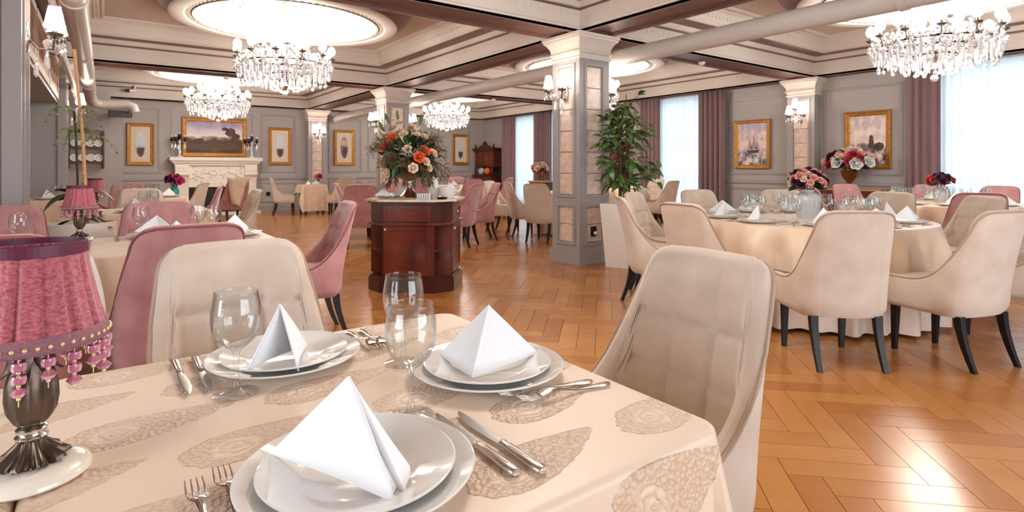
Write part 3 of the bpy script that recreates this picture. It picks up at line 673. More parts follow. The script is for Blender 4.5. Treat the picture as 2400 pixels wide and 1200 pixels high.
# ------------------------------------------------------------------ dining chairs (face +y in their own space)
def chair_meshes(kind):
    vel = M['velvet_'+kind]; pipm = M['pipe_'+kind]
    RX, RY, RC = 0.262, 0.245, 0.10
    seg1 = RX-RC; seg2 = RC*pi/2; seg3 = RY-RC+0.20; TOT = seg1+seg2+seg3
    def plan(l):
        if l <= seg1: return (l, -RY-0.015*(1-(l/seg1)**2)), (0, 1)
        if l <= seg1+seg2:
            a = (l-seg1)/RC; return (seg1+RC*sin(a), -RY+RC*(1-cos(a))), (-sin(a), cos(a))
        q = l-seg1-seg2; return (RX+0.03*q, -RY+RC+q), (-1, 0)
    def rim(l):
        r = 0.085; e = 0.245
        if l <= e-r: return 0.945-0.006*(l/e)**2
        if l <= e: t = (l-(e-r))/r; return 0.939-r*(1-sqrt(max(0, 1-t*t)))
        q = min(1, (l-e)/(TOT-e-0.03)); return 0.505+(0.939-r-0.505)*(1-q)**4.2
    def deform(x, y, z):
        t = max(0, (z-0.42)/0.53); k = max(0, (0.42-z)/0.12)
        y = y-0.115*t**1.25; x = x*(1-0.06*t)*(1-0.05*k*k); y = y*(1-0.05*k*k) if y < 0 else y
        return (x, y, z)
    ls = [0.0]
    while ls[-1] < TOT-1e-6:
        l = ls[-1]; ls.append(min(TOT, l+(0.009 if l < 0.25 else 0.03)))
    ls = [-l for l in ls[:0:-1]]+ls
    th = 0.05; Z0 = 0.30; outer = []; inner = []; rimpts = []
    for sl in ls:
        l = abs(sl); sg = 1 if sl >= 0 else -1
        (px, py), (nx, ny) = plan(l); R = rim(l); t_ = min(th, 0.05)
        col = []
        for i in range(13):
            z = lerp(Z0, R-0.022, i/12); o = 0.0
            if z < 0.335: o = 0.022*(1-sqrt(max(0,1-((0.335-z)/0.035)**2)))
            x, y, z = deform(px+nx*o, py+ny*o, z); col.append((sg*x, y, z))
        for a in (0.35, 0.75): 
            o = t_*0.5*(1-cos(a*pi/2)); x, y, z = deform(px+nx*o, py+ny*o, R-0.022+0.022*sin(a*pi/2)); col.append((sg*x, y, z))
        x, y, z = deform(px+nx*t_*0.5, py+ny*t_*0.5, R); col.append((sg*x, y, z)); rimpts.append((sg*x, y, z, l))
        outer.append(col)
        col2 = [col[-1]]
        zi0 = 0.43
        for a in (0.6, 1.0): x, y, z = deform(px+nx*(t_*0.5+t_*0.5*sin(a*pi/2)), py+ny*(t_*0.5+t_*0.5*sin(a*pi/2)), R-0.022*(1-cos(a*pi/2))); col2.append((sg*x, y, z))
        for i in range(1, 31):
            z = lerp(R-0.022, zi0, i/30); o = t_
            if l < seg1+seg2*0.8 and z > 0.46:
                xx = px
                gx = exp(-((xx-0.075)/0.011)**2); gz = max(exp(-((z-0.60)/0.010)**2), exp(-((z-0.745)/0.010)**2))
                if z > 0.745+0.02: gx *= 0.25
                o += 0.014-0.016*max(gx, gz)-0.010*gx*gz
                f = smooth01((R-0.03-z)/0.06); o = lerp(t_, o, f)
            x, y, z = deform(px+nx*o, py+ny*o, z); col2.append((sg*x, y, z))
        inner.append(col2)
    sh = MB(); sh.grid([list(r) for r in zip(*outer)][::1]); sh.grid([list(r) for r in zip(*inner)])
    for c, c2 in ((outer[0], inner[0]), (outer[-1], inner[-1])):
        n1, n2 = len(c), len(c2); vs = c+c2[1:]; m_ = len(vs)
        sh.add(vs, [tuple(range(m_))])
    shell = sh.mesh('shell', vel, 50)
    pp = MB(); pts = [(x*1.0, y-0.0, z+0.001) for x, y, z, l in rimpts]
    off = []
    for (x, y, z), sl in zip(pts, ls):
        (px, py), (nx, ny) = plan(abs(sl)); sg = 1 if sl >= 0 else -1
        off.append((x-sg*nx*0.021, y-ny*0.021, z-0.012))
    pp.tube(off, 0.0065, 6); piping = pp.mesh('piping', pipm, 60)
    st = MB(); W_, N_ = 0.222, 28
    def sq(w_, d0, d1, z, e=5.0):
        out = []
        for i in range(N_):
            a = 2*pi*i/N_; c_, s_ = cos(a), sin(a); r_ = (abs(c_)**e+abs(s_)**e)**(-1/e)
            out.append((w_*r_*c_, (d0+d1)/2+(d1-d0)/2*r_*s_, z))
        return out
    rows = [sq(0.205,-0.2,0.225,0.30), sq(0.217,-0.21,0.237,0.315), sq(0.220,-0.21,0.242,0.40), sq(0.217,-0.21,0.238,0.405), sq(0.222,-0.21,0.245,0.415), sq(0.222,-0.21,0.245,0.462), sq(0.212,-0.20,0.233,0.482), sq(0.15,-0.14,0.17,0.492), sq(0.05,-0.05,0.07,0.495)]
    st.grid(rows, closed=True); st.add(rows[0], [tuple(range(N_))[::-1]]); st.add(rows[-1], [tuple(range(N_))])
    seat = st.mesh('seat', vel, 50)
    lf = MB(); lf.add([(sx*a-0.0, sy*a, 0.31) for sx, sy, a in ((-1,-1,.021),(1,-1,.021),(1,1,.021),(-1,1,.021))]+[(sx*.013, sy*.013+0.008, 0) for sx, sy in ((-1,-1),(1,-1),(1,1),(-1,1))], [(0,1,2,3),(4,7,6,5),(0,4,5,1),(1,5,6,2),(2,6,7,3),(3,7,4,0)])
    legf = lf.mesh('leg', M['leg'])
    lb = MB(); P = []
    for i in range(6):
        t = i/5; z = 0.31*(1-t); yo = -0.085*t**1.6; a = lerp(0.022,0.013,t); P.append([(-a,yo-a,z),(a,yo-a,z),(a,yo+a,z),(-a,yo+a,z)])
    lb.grid(P, closed=True); lb.add(P[-1], [(3,2,1,0)]); legb = lb.mesh('leg', M['leg'], 30)
    return shell, piping, seat, legf, legb
CM = {k: chair_meshes(k) for k in ('beige', 'pink')}
def chair(kind, x, y, rz, label, group):
    shell, piping, seat, legf, legb = CM[kind]
    t = thing('dining_chair', label, 'chair', (x, y, 0), rz, group)
    link('backrest_shell', shell, t); link('seat', seat, t); link('piping', piping, t)
    for sx in (-1, 1): link('leg', legf, t, (sx*0.185, 0.19, 0)); link('leg', legb, t, (sx*0.185, -0.20, 0), (0, 0, 0))
    return t
def chair_top(kind, tx, ty, dx, dy, label, group):
    """chair whose backrest top centre stands over (tx, ty), facing (dx, dy)"""
    n_ = sqrt(dx*dx+dy*dy); dx, dy = dx/n_, dy/n_
    return chair(kind, tx+dx*0.34, ty+dy*0.34, face(dx, dy), label, group)

# ------------------------------------------------------------------ tables with cloths
def rect_table(x0, x1, y0, y1, drops, tlabel, clabel, mat_=None, wave=0.01, seed=1):
    t = thing('dining_table', tlabel, 'table', ((x0+x1)/2, (y0+y1)/2, 0), 0, 'square dining tables under cloths'); hx, hy = (x1-x0)/2-0.012, (y1-y0)/2-0.012
    part('tabletop', MB().b2((-hx,-hy,0.72),(hx,hy,0.746)), M['mahogany'], t)
    part('apron', MB().b2((-hx+0.06,-hy+0.06,0.64),(hx-0.06,hy-0.06,0.72)), M['mahogany'], t)
    for sx in (-1, 1):
        for sy in (-1, 1): part('leg', MB().box((sx*(hx-0.07), sy*(hy-0.07), 0.32), (0.05,0.05,0.64)), M['mahogany_dark'], t)
    # cloth: flat top, rounded fold at the edge, waving skirt; drops = near, right, far, left
    hx, hy = (x1-x0)/2, (y1-y0)/2; rnd = random.Random(seed); nper = []
    r = 0.012; cr = 0.03; dn, dr, df, dl = drops
    def sample():
        out = []
        def edge(ax, ay, bx_, by_, nx, ny, d, k):
            for i in range(k): s = i/k; out.append((lerp(ax,bx_,s), lerp(ay,by_,s), nx, ny, d, 0))
        def corner(cx_, cy_, a0, d0, d1):
            for i in range(9):
                a = a0+pi/2*i/9; s = i/9; out.append((cx_+cr*cos(a), cy_+cr*sin(a), cos(a), sin(a), lerp(d0,d1,s)+(0.20*sin(pi*s) if min(d0,d1) > 0.05 else 0), 1 if min(d0,d1) > 0.05 else 0))
        edge(-hx+cr,-hy,hx-cr,-hy,0,-1,dn,44); corner(hx-cr,-hy+cr,-pi/2,dn,dr); edge(hx,-hy+cr,hx,hy-cr,1,0,dr,44); corner(hx-cr,hy-cr,0,dr,df)
        edge(hx-cr,hy,-hx+cr,hy,0,1,df,44); corner(-hx+cr,hy-cr,pi/2,df,dl); edge(-hx,hy-cr,-hx,-hy+cr,-1,0,dl,44); corner(-hx+cr,-hy+cr,pi,dl,dn)
        return out
    S = sample(); K = len(S); rows = []; ZT = 0.755
    for f in (0.25, 0.5, 0.75, 0.96): rows.append([(x*f, y*f, ZT) for x, y, *_ in S])
    rows.append([(x, y, ZT) for x, y, *_ in S])
    for a in (0.33, 0.66, 1.0): rows.append([(x+nx*r*sin(a*pi/2), y+ny*r*sin(a*pi/2), ZT-r*(1-cos(a*pi/2))) for x, y, nx, ny, d, fl in S])
    ph = rnd.uniform(0, 6)
    for k in range(1, 9):
        s = k/8; row = []
        for i, (x, y, nx, ny, d, fl) in enumerate(S):
            dd = max(d-r, 0.004)
            wv = wave*s*min(1, dd/0.25)*(sin(i*0.42+ph)+0.6*sin(i*0.23+ph*2))
            cn = 0.075*s*min(1, dd/0.2)*min(1, 4*abs(nx*ny)) if fl else 0
            if not fl and 0.05 < abs(nx*ny): dd = min(dd, 0.3)
            o = r+0.015*s*min(1, dd/0.25)+wv*0.6+cn
            row.append((x+nx*o, y+ny*o, max(ZT-r-dd*s, 0.02)))
        rows.append(row)
    mb = MB(); mb.grid(rows, closed=True); mb.add(rows[0], [tuple(range(K))])
    o = part('tablecloth', mb, mat_ or M['cloth'], None, 40, loc=((x0+x1)/2, (y0+y1)/2, 0))
    return tag(o, clabel, 'tablecloth', 'peach cloths on square tables')
def round_table(cx, cy, R, tlabel, clabel, olabel, seed=3):
    t = thing('round_table', tlabel, 'table', (cx, cy, 0), 0, 'round dining tables under cloths')
    part('tabletop', MB().lathe([(0,0.72),(R-0.11,0.72),(R-0.11,0.742),(0,0.742)], 48), M['mahogany'], t)
    part('pedestal', MB().lathe([(0.35,0),(0.33,0.04),(0.08,0.10),(0.07,0.60),(0.25,0.72)], 20), M['mahogany_dark'], t, 40)
    def skirt(z0, z1, R0, amp, nf, sd, s0, bias):
        rnd = random.Random(sd); K = nf*12; ph = rnd.uniform(0,6); rows = []
        if True:
            for f in (0.3, 0.7, 0.985): rows.append([(f*R0*cos(2*pi*i/K), f*R0*sin(2*pi*i/K), z1) for i in range(K)])
        for k in range(11):
            s = k/10; z = lerp(z1-0.003, z0, s)
            row = []
            for i in range(K):
                a = 2*pi*i/K; wv = sin(a*nf+ph+0.5*sin(3*a))*0.6+0.4*sin(a*nf*0.5+1.3*ph)
                rr = R0+0.012*min(1,s*6)+amp*smooth01((s-s0)/(1-s0)*1.7)*(wv+bias)
                row.append((rr*cos(a), rr*sin(a), z))
            rows.append(row)
        mb = MB(); mb.grid(rows, closed=True)
        mb.add(rows[0], [tuple(range(K))])
        return mb
    u = part('tablecloth', skirt(0.03,0.748,R-0.08,0.068,26,seed,0.3,1.0), M['cloth_pale'], None, 60, loc=(cx,cy,0)); tag(u, clabel, 'tablecloth', 'floor-length round undercloths')
    o = part('table_overlay', skirt(0.44,0.7555,R-0.01,0.056,24,seed+1,0.0,0.42), M['cloth_plain'], None, 60, loc=(cx,cy,0)); tag(o, olabel, 'tablecloth', 'peach overlays on round tables')

# ------------------------------------------------------------------ tableware
def wine_profile():
    out = [(0.0,0.002),(0.040,0.0015),(0.0405,0.003),(0.030,0.006),(0.012,0.010),(0.0065,0.016),(0.0050,0.030),(0.0048,0.060),(0.0055,0.078),(0.010,0.086),(0.022,0.094),(0.034,0.106),(0.0415,0.122),(0.0445,0.140),(0.0438,0.160),(0.0405,0.182),(0.0386,0.1915),(0.0393,0.1935),(0.0388,0.1955)]
    inn = [(0.0372,0.1955),(0.0366,0.1935),(0.0390,0.181),(0.0423,0.160),(0.0430,0.140),(0.0400,0.123),(0.0325,0.108),(0.020,0.0965),(0.008,0.090),(0.0,0.089)]
    return out+inn
glass_me = MB().lathe(wine_profile(), 40).mesh('wine_glass', M['thinglass'], 60)
glass_far = MB().lathe(wine_profile(), 20).mesh('wine_glass', M['thinglass'], 60)
def glass(x, y, z, label, group, hero=False, sc_=1.0):
    o = link('wine_glass', glass_me if hero else glass_far, None, (x, y, z), (0,0,0), (sc_,)*3)
    return tag(o, label, 'wine glass', group)
plate_me = MB().lathe([(0.0,0.0),(0.085,0.0),(0.095,0.002),(0.125,0.010),(0.158,0.021),(0.1595,0.0235),(0.157,0.0245),(0.125,0.0135),(0.108,0.009),(0.098,0.0055),(0.0,0.0055)], 72).mesh('dinner_plate', M['china'], 35)
small_me = MB().lathe([(0.0,0.0),(0.065,0.0),(0.072,0.002),(0.098,0.010),(0.131,0.020),(0.1325,0.0225),(0.130,0.0235),(0.098,0.0135),(0.082,0.009),(0.074,0.0055),(0.0,0.0055)], 72).mesh('side_plate', M['china'], 35)
def plate(x, y, z, label, small=False, s=1.0, group='white plates laid on the tables'):
    return tag(link('side_plate' if small else 'charger_plate', small_me if small else plate_me, None, (x, y, z), (0,0,0), (s,s,1)), label, 'plate', group)
def napkin_mesh(F, T, L, R, bulge=0.012, gap=0.010, th=0.0022, F2=None):
    """tent-folded napkin: ridge from apex T to foot F, two double-layered wings to feet L and R"""
    F, T, L, R = map(Vector, (F, T, L, R)); mb = MB()
    def tri(A, B, C_, off):                                     # A apex, B ridge foot, C wing foot
        nrm = (B-A).cross(C_-A).normalized(); n_ = 10; P = []
        for i in range(n_+1):
            s = i/n_; row = []
            for j in range(n_+1):
                t = j/n_; q = A.lerp(B.lerp(C_, t), s)
                q = q+nrm*(off*s+bulge*sin(pi*t)*s*s)
                row.append(q)
            P.append(row)
        mb.grid(P); mb.grid([[q-nrm*th for q in r] for r in P])
        last, lastb = P[-1], [q-nrm*th for q in P[-1]]; mb.grid([last, lastb])
        e1 = [r[-1] for r in P]; mb.grid([e1, [q-nrm*th for q in e1]])
    F2 = Vector(F2) if F2 else None
    tri(T, F, L, 0.0); tri(T, F2 or F, R, 0.0)
    if F2:                                                      # soft pleat between the two wings
        dp = (L+R)/2-F; P = []
        for i in range(13):
            s = i/12; a, b = T.lerp(F, s), T.lerp(F2, s)
            P.append([a, a.lerp(b,0.2)+dp*0.05*s, a.lerp(b,0.5)+dp*0.16*s, a.lerp(b,0.8)+dp*0.10*s, b])
        mb.grid(P); mb.tube([T.lerp(F2, i/12) for i in range(13)], lambda t: 0.0022+0.002*sin(pi*t), 8)
    ce = (F+L+R)/3
    T2 = T.lerp(ce, 0.05)
    tri(T2, F.lerp(ce, 0.10), L.lerp(ce, 0.06), 0.0); tri(T2, F.lerp(ce, 0.10), R.lerp(ce, 0.06), 0.0)
    pts = [T.lerp(F, i/12) for i in range(13)]
    mb.tube(pts, lambda t: 0.0022+0.0018*sin(pi*t), 8)
    return mb.mesh('napkin', M['napkin'], 55)
nap_std = napkin_mesh((-0.048,-0.048,0.009),(0.0,0.0,0.112),(-0.068,0.085,0.026),(0.085,-0.068,0.026), bulge=-0.003)
def napkin(x, y, z, rz, label, group, me=None, s=1.0):
    return tag(link('napkin', me or nap_std, None, (x, y, z), (0,0,rz), (s,s,s)), label, 'napkin', group)
def fork_mesh():
    mb = MB(); L = 0.205
    def zc(t): return 0.004+0.014*exp(-((t-0.66)/0.16)**2)+(0.010*smooth01((t-0.82)/0.18))
    P = []
    prof = [(0.0,0.004),(0.03,0.010),(0.10,0.0105),(0.2,0.007),(0.40,0.0040),(0.58,0.0038),(0.66,0.006),(0.71,0.0115),(0.76,0.0125),(0.79,0.0125)]
    for t, w_ in prof: P.append([(-w_,t*L,zc(t)),(-w_*0.5,t*L,zc(t)+0.0022),(w_*0.5,t*L,zc(t)+0.0022),(w_,t*L,zc(t)),(0,t*L,zc(t)-0.0014)])
    mb.grid(P, closed=True); mb.add(P[0], [tuple(range(5))[::-1]])
    h = mb.mesh('handle', M['silver'], 60)
    tn = MB()
    for i in range(4):
        x = -0.0108+i*0.0072; tn.tube([(x,0.785*L,zc(0.785)),(x,0.86*L,zc(0.86)),(x,0.93*L,zc(0.93)),(x*0.94,L,zc(1.0))], lambda t: 0.0019*(1-0.55*t), 6)
    return h, tn.mesh('tines', M['silver'], 60)
def knife_mesh():
    h = MB(); P = []
    for t, a, b in ((0,0.006,0.004),(0.03,0.0095,0.0055),(0.2,0.0092,0.0052),(0.7,0.0075,0.0046),(0.88,0.006,0.004),(0.93,0.0072,0.0048),(0.96,0.0065,0.0045),(1.0,0.0045,0.003)):
        y = t*0.105; P.append([(a*cos(q)*(abs(cos(q))+0.001)**-0.4, y, 0.0062+b*sin(q)) for q in [2*pi*i/12 for i in range(12)]])
    h.grid(P, closed=True); h.add(P[0], [tuple(range(12))[::-1]]); h.add(P[-1], [tuple(range(12))])
    handle = h.mesh('handle', M['silver'], 50)
    hr = MB()
    hr.tube([(-0.0045,0.012,0.0108),(-0.0045,0.085,0.0102)], 0.0008, 5); hr.tube([(0.0045,0.012,0.0108),(0.0045,0.085,0.0102)], 0.0008, 5); hr.tube([(-0.0045,0.012,0.0108),(0,0.007,0.0105),(0.0045,0.012,0.0108)], 0.0008, 5)
    orn = hr.mesh('handle_reeding', M['silver'], 60)
    b = MB(); out = [(0.105,-0.006,0.006),(0.13,-0.0085,0.0075),(0.16,-0.0105,0.0078),(0.19,-0.0105,0.0072),(0.215,-0.007,0.0062),(0.232,-0.002,0.0045),(0.237,0.002,0.003)]
    P = [[(x0,y,0.0052),(x0*0.2+x1*0.8,y,0.0070),(x1,y,0.0066),(x1*0.9+x0*0.1,y,0.0046)] for y, x0, x1 in out]
    b.grid(P, closed=True); b.add(P[0], [(3,2,1,0)]); b.add(P[-1], [(0,1,2,3)])
    return handle, orn, b.mesh('blade', M['steel'], 30)
FK, TN = fork_mesh(); KH, KO, KB = knife_mesh()
def fork(x, y, z, rz, label, group='silver forks'):
    t = thing('fork', label, 'fork', (x, y, z), rz, group); link('handle', FK, t); link('tines', TN, t); return t
def knife(x, y, z, rz, label, group='silver knives'):
    t = thing('knife', label, 'knife', (x, y, z), rz, group); link('handle', KH, t); link('handle_reeding', KO, t); link('blade', KB, t); return t

# table lamp
_rl = random.Random(4); FOLDS = [2*pi*k/15+_rl.uniform(-0.12,0.12) for k in range(15)]
def foldf(a, s):
    f = 1+0.012*sin(7*a+1)*(1-s)
    for k, b in enumerate(FOLDS):
        d = abs((a-b+pi) % (2*pi)-pi); f -= (0.05+0.025*(k % 3))*exp(-(d/0.045)**2)*(1-0.45*s)-0.018*exp(-((d-0.11)/0.06)**2)
    return f
def build_lamp(label, loc):
    t = thing('table_lamp', label, 'lamp', loc, 0, 'rose shaded table lamps')
    part('base_disc', MB().lathe([(0,0),(0.064,0),(0.068,0.004),(0.067,0.011),(0.058,0.019),(0.036,0.022),(0,0.022)], 56), M['ivory'], t, 50)
    ft = MB(); K = 72; P = []
    for r, z, am in ((0.038,0.024,0.15),(0.037,0.029,0.13),(0.028,0.036,0.10),(0.018,0.046,0.04),(0.014,0.054,0.0)):
        P.append([(r*(1+am*sin(9*2*pi*i/K)+am*0.5*sin(23*2*pi*i/K))*cos(2*pi*i/K), r*(1+am*sin(9*2*pi*i/K)+am*0.5*sin(23*2*pi*i/K))*sin(2*pi*i/K), z+0.003*sin(9*2*pi*i/K)) for i in range(K)])
    ft.grid(P, closed=True); part('scrolled_foot', ft, M['bronze'], t, 60)
    part('collar', MB().lathe([(0.014,0.052),(0.018,0.055),(0.019,0.059),(0.015,0.062),(0.0175,0.065),(0.018,0.069),(0.013,0.073)], 28), M['silver'], t, 40)
    prof = [(0.013,0.072),(0.021,0.080),(0.028,0.093),(0.0305,0.110),(0.0295,0.130),(0.0245,0.150),(0.0185,0.166),(0.0155,0.178),(0.017,0.190),(0.016,0.206)]
    part('fluted_body', MB().lathe(prof, 96, flute=lambda a, z: 1-0.10*abs(sin(6*a))**0.7*sin(pi*min(1,max(0,(z-0.072)/0.09)))**0.5), M['bronze'], t, 60)
    for k in range(6):
        a = 2*pi*k/6+0.2; lf = MB(); P = []
        for i in range(8):
            s = i/7; z = 0.194-0.050*s; r = 0.0178+0.010*s**1.6+(0.006 if i == 7 else 0); w_ = 0.0095*sin(pi*min(0.97,0.12+s*0.85))+0.001
            P.append([(r-0.002, -w_, z), (r+0.003, -w_*0.4, z), (r+0.0045, 0, z-0.001), (r+0.003, w_*0.4, z), (r-0.002, w_, z)])
        lf.grid(P); part('acanthus_leaf', lf, M['bronze'], t, 60, rot=(0,0,a))
    part('socket', MB().lathe([(0.006,0.198),(0.006,0.30),(0.012,0.31),(0.006,0.318)], 12), M['darkmetal'], t)
    shb, sht = 0.200, 0.318; K = 240; P = []
    for k in range(13):
        s = k/12; z = lerp(shb, sht, s); r = lerp(0.081, 0.060, s**0.9)+0.005*(1-s)**3
        P.append([(r*foldf(2*pi*i/K, s)*cos(2*pi*i/K), r*foldf(2*pi*i/K, s)*sin(2*pi*i/K), z) for i in range(K)])
    so = part('lamp_shade', MB().grid(P, closed=True), M['shade'], t, 80); so.modifiers.new('thickness', 'SOLIDIFY').thickness = 0.0015
    part('top_band', MB().lathe([(0.0615,0.310),(0.064,0.311),(0.063,0.326),(0.0605,0.327),(0.0595,0.312)], 60, cap=False), M['shadetrim'], t)
    br = part('bottom_braid', MB().lathe([(0.0848,0.187),(0.0888,0.190),(0.0873,0.206),(0.0835,0.210),(0.083,0.191)], 96, cap=False, flute=lambda a, z: 1+0.008*sin(40*a)), M['lace'], t, 60)
    gb = MB()
    for i in range(44): a = 2*pi*i/44; gb.sphere((0.0888*cos(a),0.0888*sin(a),0.198), 0.0030, 6, 4)
    part('gold_stitching', gb, M['goldbead'], br, 60)['kind'] = 'stuff'
    for i in range(18):
        a = 2*pi*i/18+0.1; z = 0.186; nb = 3 if i % 2 else 2
        st = part('bead_string', MB().tube([(0.084*cos(a),0.084*sin(a),0.192),(0.084*cos(a),0.084*sin(a),z-0.017*nb-0.008)], 0.0007, 5), M['goldbead'], t)
        for k in range(nb):
            bz = z-0.008-0.0165*k; last = k == nb-1
            o = link('bead', bead_a if not last else bead_b, st, (0.084*cos(a),0.084*sin(a),bz))
            link('gold_bead', bead_g, st, (0.084*cos(a),0.084*sin(a),bz-0.008))
    return t
bead_a = MB().lathe([(0.001,0.006),(0.0075,0.005),(0.0085,0),(0.0075,-0.005),(0.001,-0.006)], 10).mesh('bead', M['pinkbead'], 40)
bead_b = MB().lathe([(0.001,0.0068),(0.0055,0.005),(0.0095,0),(0.0055,-0.005),(0.001,-0.0068)], 10).mesh('bead', M['pinkbead'])
bead_g = MB().sphere((0,0,0), 0.0028, 8, 4).mesh('gold_bead', M['goldbead'], 60)

# ================================================================== the set table in front
TZ = 0.7555
rect_table(-0.08, 0.83, 0.562, 1.47, (0.27,0.25,0.25,0.02), 'square table carrying the place settings in front', 'peach damask cloth on the nearest table, under the wine glasses', wave=0.006, seed=2)
rect_table(-1.0, -0.106, 0.575, 1.47, (0.24,0.02,0.25,0.25), 'square table pushed against the left side of the nearest one', 'peach damask cloth at the lower left, partly under the lamp base', wave=0.006, seed=5)
P1, P2, P3 = (0.286,0.752), (0.327,1.304), (0.653,0.986)
for (x, y), who, pl in ((P1,'nearest','nearest setting, with two knives at its right'), (P2,'far left','setting in front of the cream chair'), (P3,'right','setting by the right edge of the table')):
    plate(x, y, TZ, 'large white plate of the '+pl, group='large white plates on the near table'); plate(x, y, TZ+0.0057, 'smaller white plate under the napkin, '+pl, True, group='small white plates on the near table')
PT = TZ+0.0057+0.0056
def nrel(p, pts): return [(x-p[0], y-p[1], z-PT) for x, y, z in pts]
napkin(P1[0], P1[1], PT, 0, 'white folded napkin standing on the nearest plate', 'folded napkins on the near table',
       napkin_mesh(*nrel(P1, [(0.292,0.650,PT+0.004),(0.278,0.772,0.893),(0.190,0.842,PT+0.016),(0.345,0.735,PT+0.006)]), bulge=0.010, F2=(0.312-P1[0],0.664-P1[1],0.005)))
napkin(P2[0], P2[1], PT, 0, 'white folded napkin with its open side towards the viewer, by the cream chair', 'folded napkins on the near table',
       napkin_mesh(*nrel(P2, [(0.385,1.345,PT+0.006),(0.300,1.245,0.899),(0.232,1.226,PT+0.012),(0.322,1.184,PT+0.004)]), bulge=0.008))
napkin(P3[0], P3[1], PT, 0, 'white pyramid napkin with a sharp front fold on the right-hand plate', 'folded napkins on the near table',
       napkin_mesh(*nrel(P3, [(0.592,0.950,PT+0.003),(0.666,1.000,0.893),(0.595,1.090,PT+0.010),(0.775,0.968,PT+0.012)]), bulge=0.004))
glass(0.205, 1.173, TZ, 'empty wine glass left of the others, beside two knives', 'empty wine glasses on the near table', True)
glass(0.430, 0.889, TZ, 'empty wine glass at the centre, closest to the nearest plate', 'empty wine glasses on the near table', True)
glass(0.535, 1.143, TZ, 'empty wine glass behind the central one, in front of the cabinet', 'empty wine glasses on the near table', True)
knife(0.4985, 0.612, TZ, 0.0, 'table knife right of the nearest plate, the outer of two'); knife(0.4655, 0.630, TZ, 0.01, 'table knife touching the rim of the nearest plate, inner of two')
knife(0.128, 1.445, TZ, pi+0.01, 'table knife at far left of the table, the outer of two'); knife(0.168, 1.44, TZ, pi-0.02, 'table knife at far left, the one nearer the wine glass')
fork(0.098, 0.655, TZ, 0.0, 'fork at the lower edge, left of its pair'); fork(0.133, 0.670, TZ, 0.0, 'fork at the lower edge, closer to the nearest plate')
fork(0.812, 0.790, TZ, pi/2-0.13, 'fork on the right of the table, nearer of two'); fork(0.792, 0.818, TZ, pi/2-0.20, 'fork on the right of the table, beside the plate rim')
fork(0.515, 1.440, TZ, pi+0.02, 'fork behind the wine glasses, left of its pair'); fork(0.548, 1.435, TZ, pi-0.04, 'fork behind the wine glasses, right of its pair')
build_lamp('rose table lamp with bead fringe at the left edge of the near table', (-0.080, 1.027, TZ))
chair_top('beige', 0.352, 2.06, 0.04, -1, 'cream chair directly behind the set table, left of centre', 'cream chairs at the near table')
chair_top('beige', 1.45, 1.00, -1, 0.06, 'large cream chair with tufted back at the right of the set table', 'cream chairs at the near table')
chair_top('pink', 0.315, 2.79, -0.12, 1, 'pink chair seen from behind, beyond the cream chair', 'pink chairs at the second table')
chair_top('pink', -0.36, 2.74, 0.0, 1, 'pink chair behind the big lamp shade at the left edge', 'pink chairs at the second table')

# ------------------------------------------------------------------ second row
rect_table(-0.05, 0.86, 3.42, 4.30, (0.66,0.19,0.19,0.02), 'square table of the second row', 'peach cloth of the second-row table, hanging low at its front', M['cloth_plain'], 0.012, 7)
rect_table(-0.98, -0.085, 3.42, 4.30, (0.66,0.02,0.24,0.24), 'square table of the second row at the left edge', 'peach cloth of the second-row table at the left edge', M['cloth_plain'], 0.012, 9)
lamp2 = dup([o for o in COL.objects if o.name == 'table_lamp'][0], (-0.11, 4.20, TZ), 0.7, 'small pink table lamp on the second table, in front of the plant pot')
lamp3 = dup(lamp2, (-0.06, 7.02, TZ), 1.4, 'distant pink table lamp behind the plant leaves')
chair_top('pink', 0.33, 4.75, 0.0, -1, 'pink chair facing the viewer on the far side of the second table', 'pink chairs at the second table')
chair_top('pink', -0.53, 4.86, 0.0, -1, 'pink chair facing the viewer at the left edge, behind a wine glass', 'pink chairs at the second table')
chair_top('pink', 1.47, 4.05, -1, 0.12, 'pink chair standing left of the mahogany cabinet', 'pink chairs at the second table')
def setting(x, y, rz, where, group, nglass=2, z=TZ, cutlery=True, gl=None):
    """a small place setting: plate, side plate, napkin, glasses, cutlery; rz turns the seat side to -y"""
    plate(x, y, z, 'white plate '+where, group='plates '+group); plate(x, y, z+0.0057, 'small plate '+where, True, group='small plates '+group)
    napkin(x, y, z+0.0113, rz+0.3*sin(x*7+y*3), 'white folded napkin '+where, 'napkins '+group, s=1.12)
    c, s = cos(rz), sin(rz)
    def at(a, b): return x+a*c-b*s, y+a*s+b*c
    for k in range(nglass):
        gx, gy = at(0.08+0.098*(k % 2), 0.22+0.07*(k//2)+0.02*k)
        glass(gx, gy, z, ('wine glass ' if k == 0 else 'second wine glass ' if k == 1 else 'third wine glass ')+where, 'wine glasses '+group)
    if cutlery:
        gx, gy = at(0.20, -0.11); knife(gx, gy, z, rz, 'knife '+where, 'knives '+group)
        gx, gy = at(-0.20, -0.10); fork(gx, gy, z, rz, 'fork '+where, 'forks '+group)
g2 = 'on the second-row tables'
setting(0.68, 3.93, pi/2, 'at the right end of the second table', g2, 0)
setting(0.27, 4.12, pi, 'on the second table before the pink chair facing the viewer', g2, 0)
setting(0.33, 3.62, 0, 'on the second table behind the pink chair back', g2, 0)
setting(-0.50, 3.62, 0, 'on the second-row table at the left edge', g2, 0)
glass(0.186, 4.06, TZ, 'wine glass in front of the pink chair on the second table', 'wine glasses '+g2)
glass(0.485, 4.03, TZ, 'wine glass on the second table right of the pink chair', 'wine glasses '+g2); glass(0.565, 3.96, TZ, 'wine glass overlapping the one at right on the second table', 'wine glasses '+g2)
glass(-0.35, 3.86, TZ, 'wine glass at the left edge, before a pink chair back', 'wine glasses '+g2)
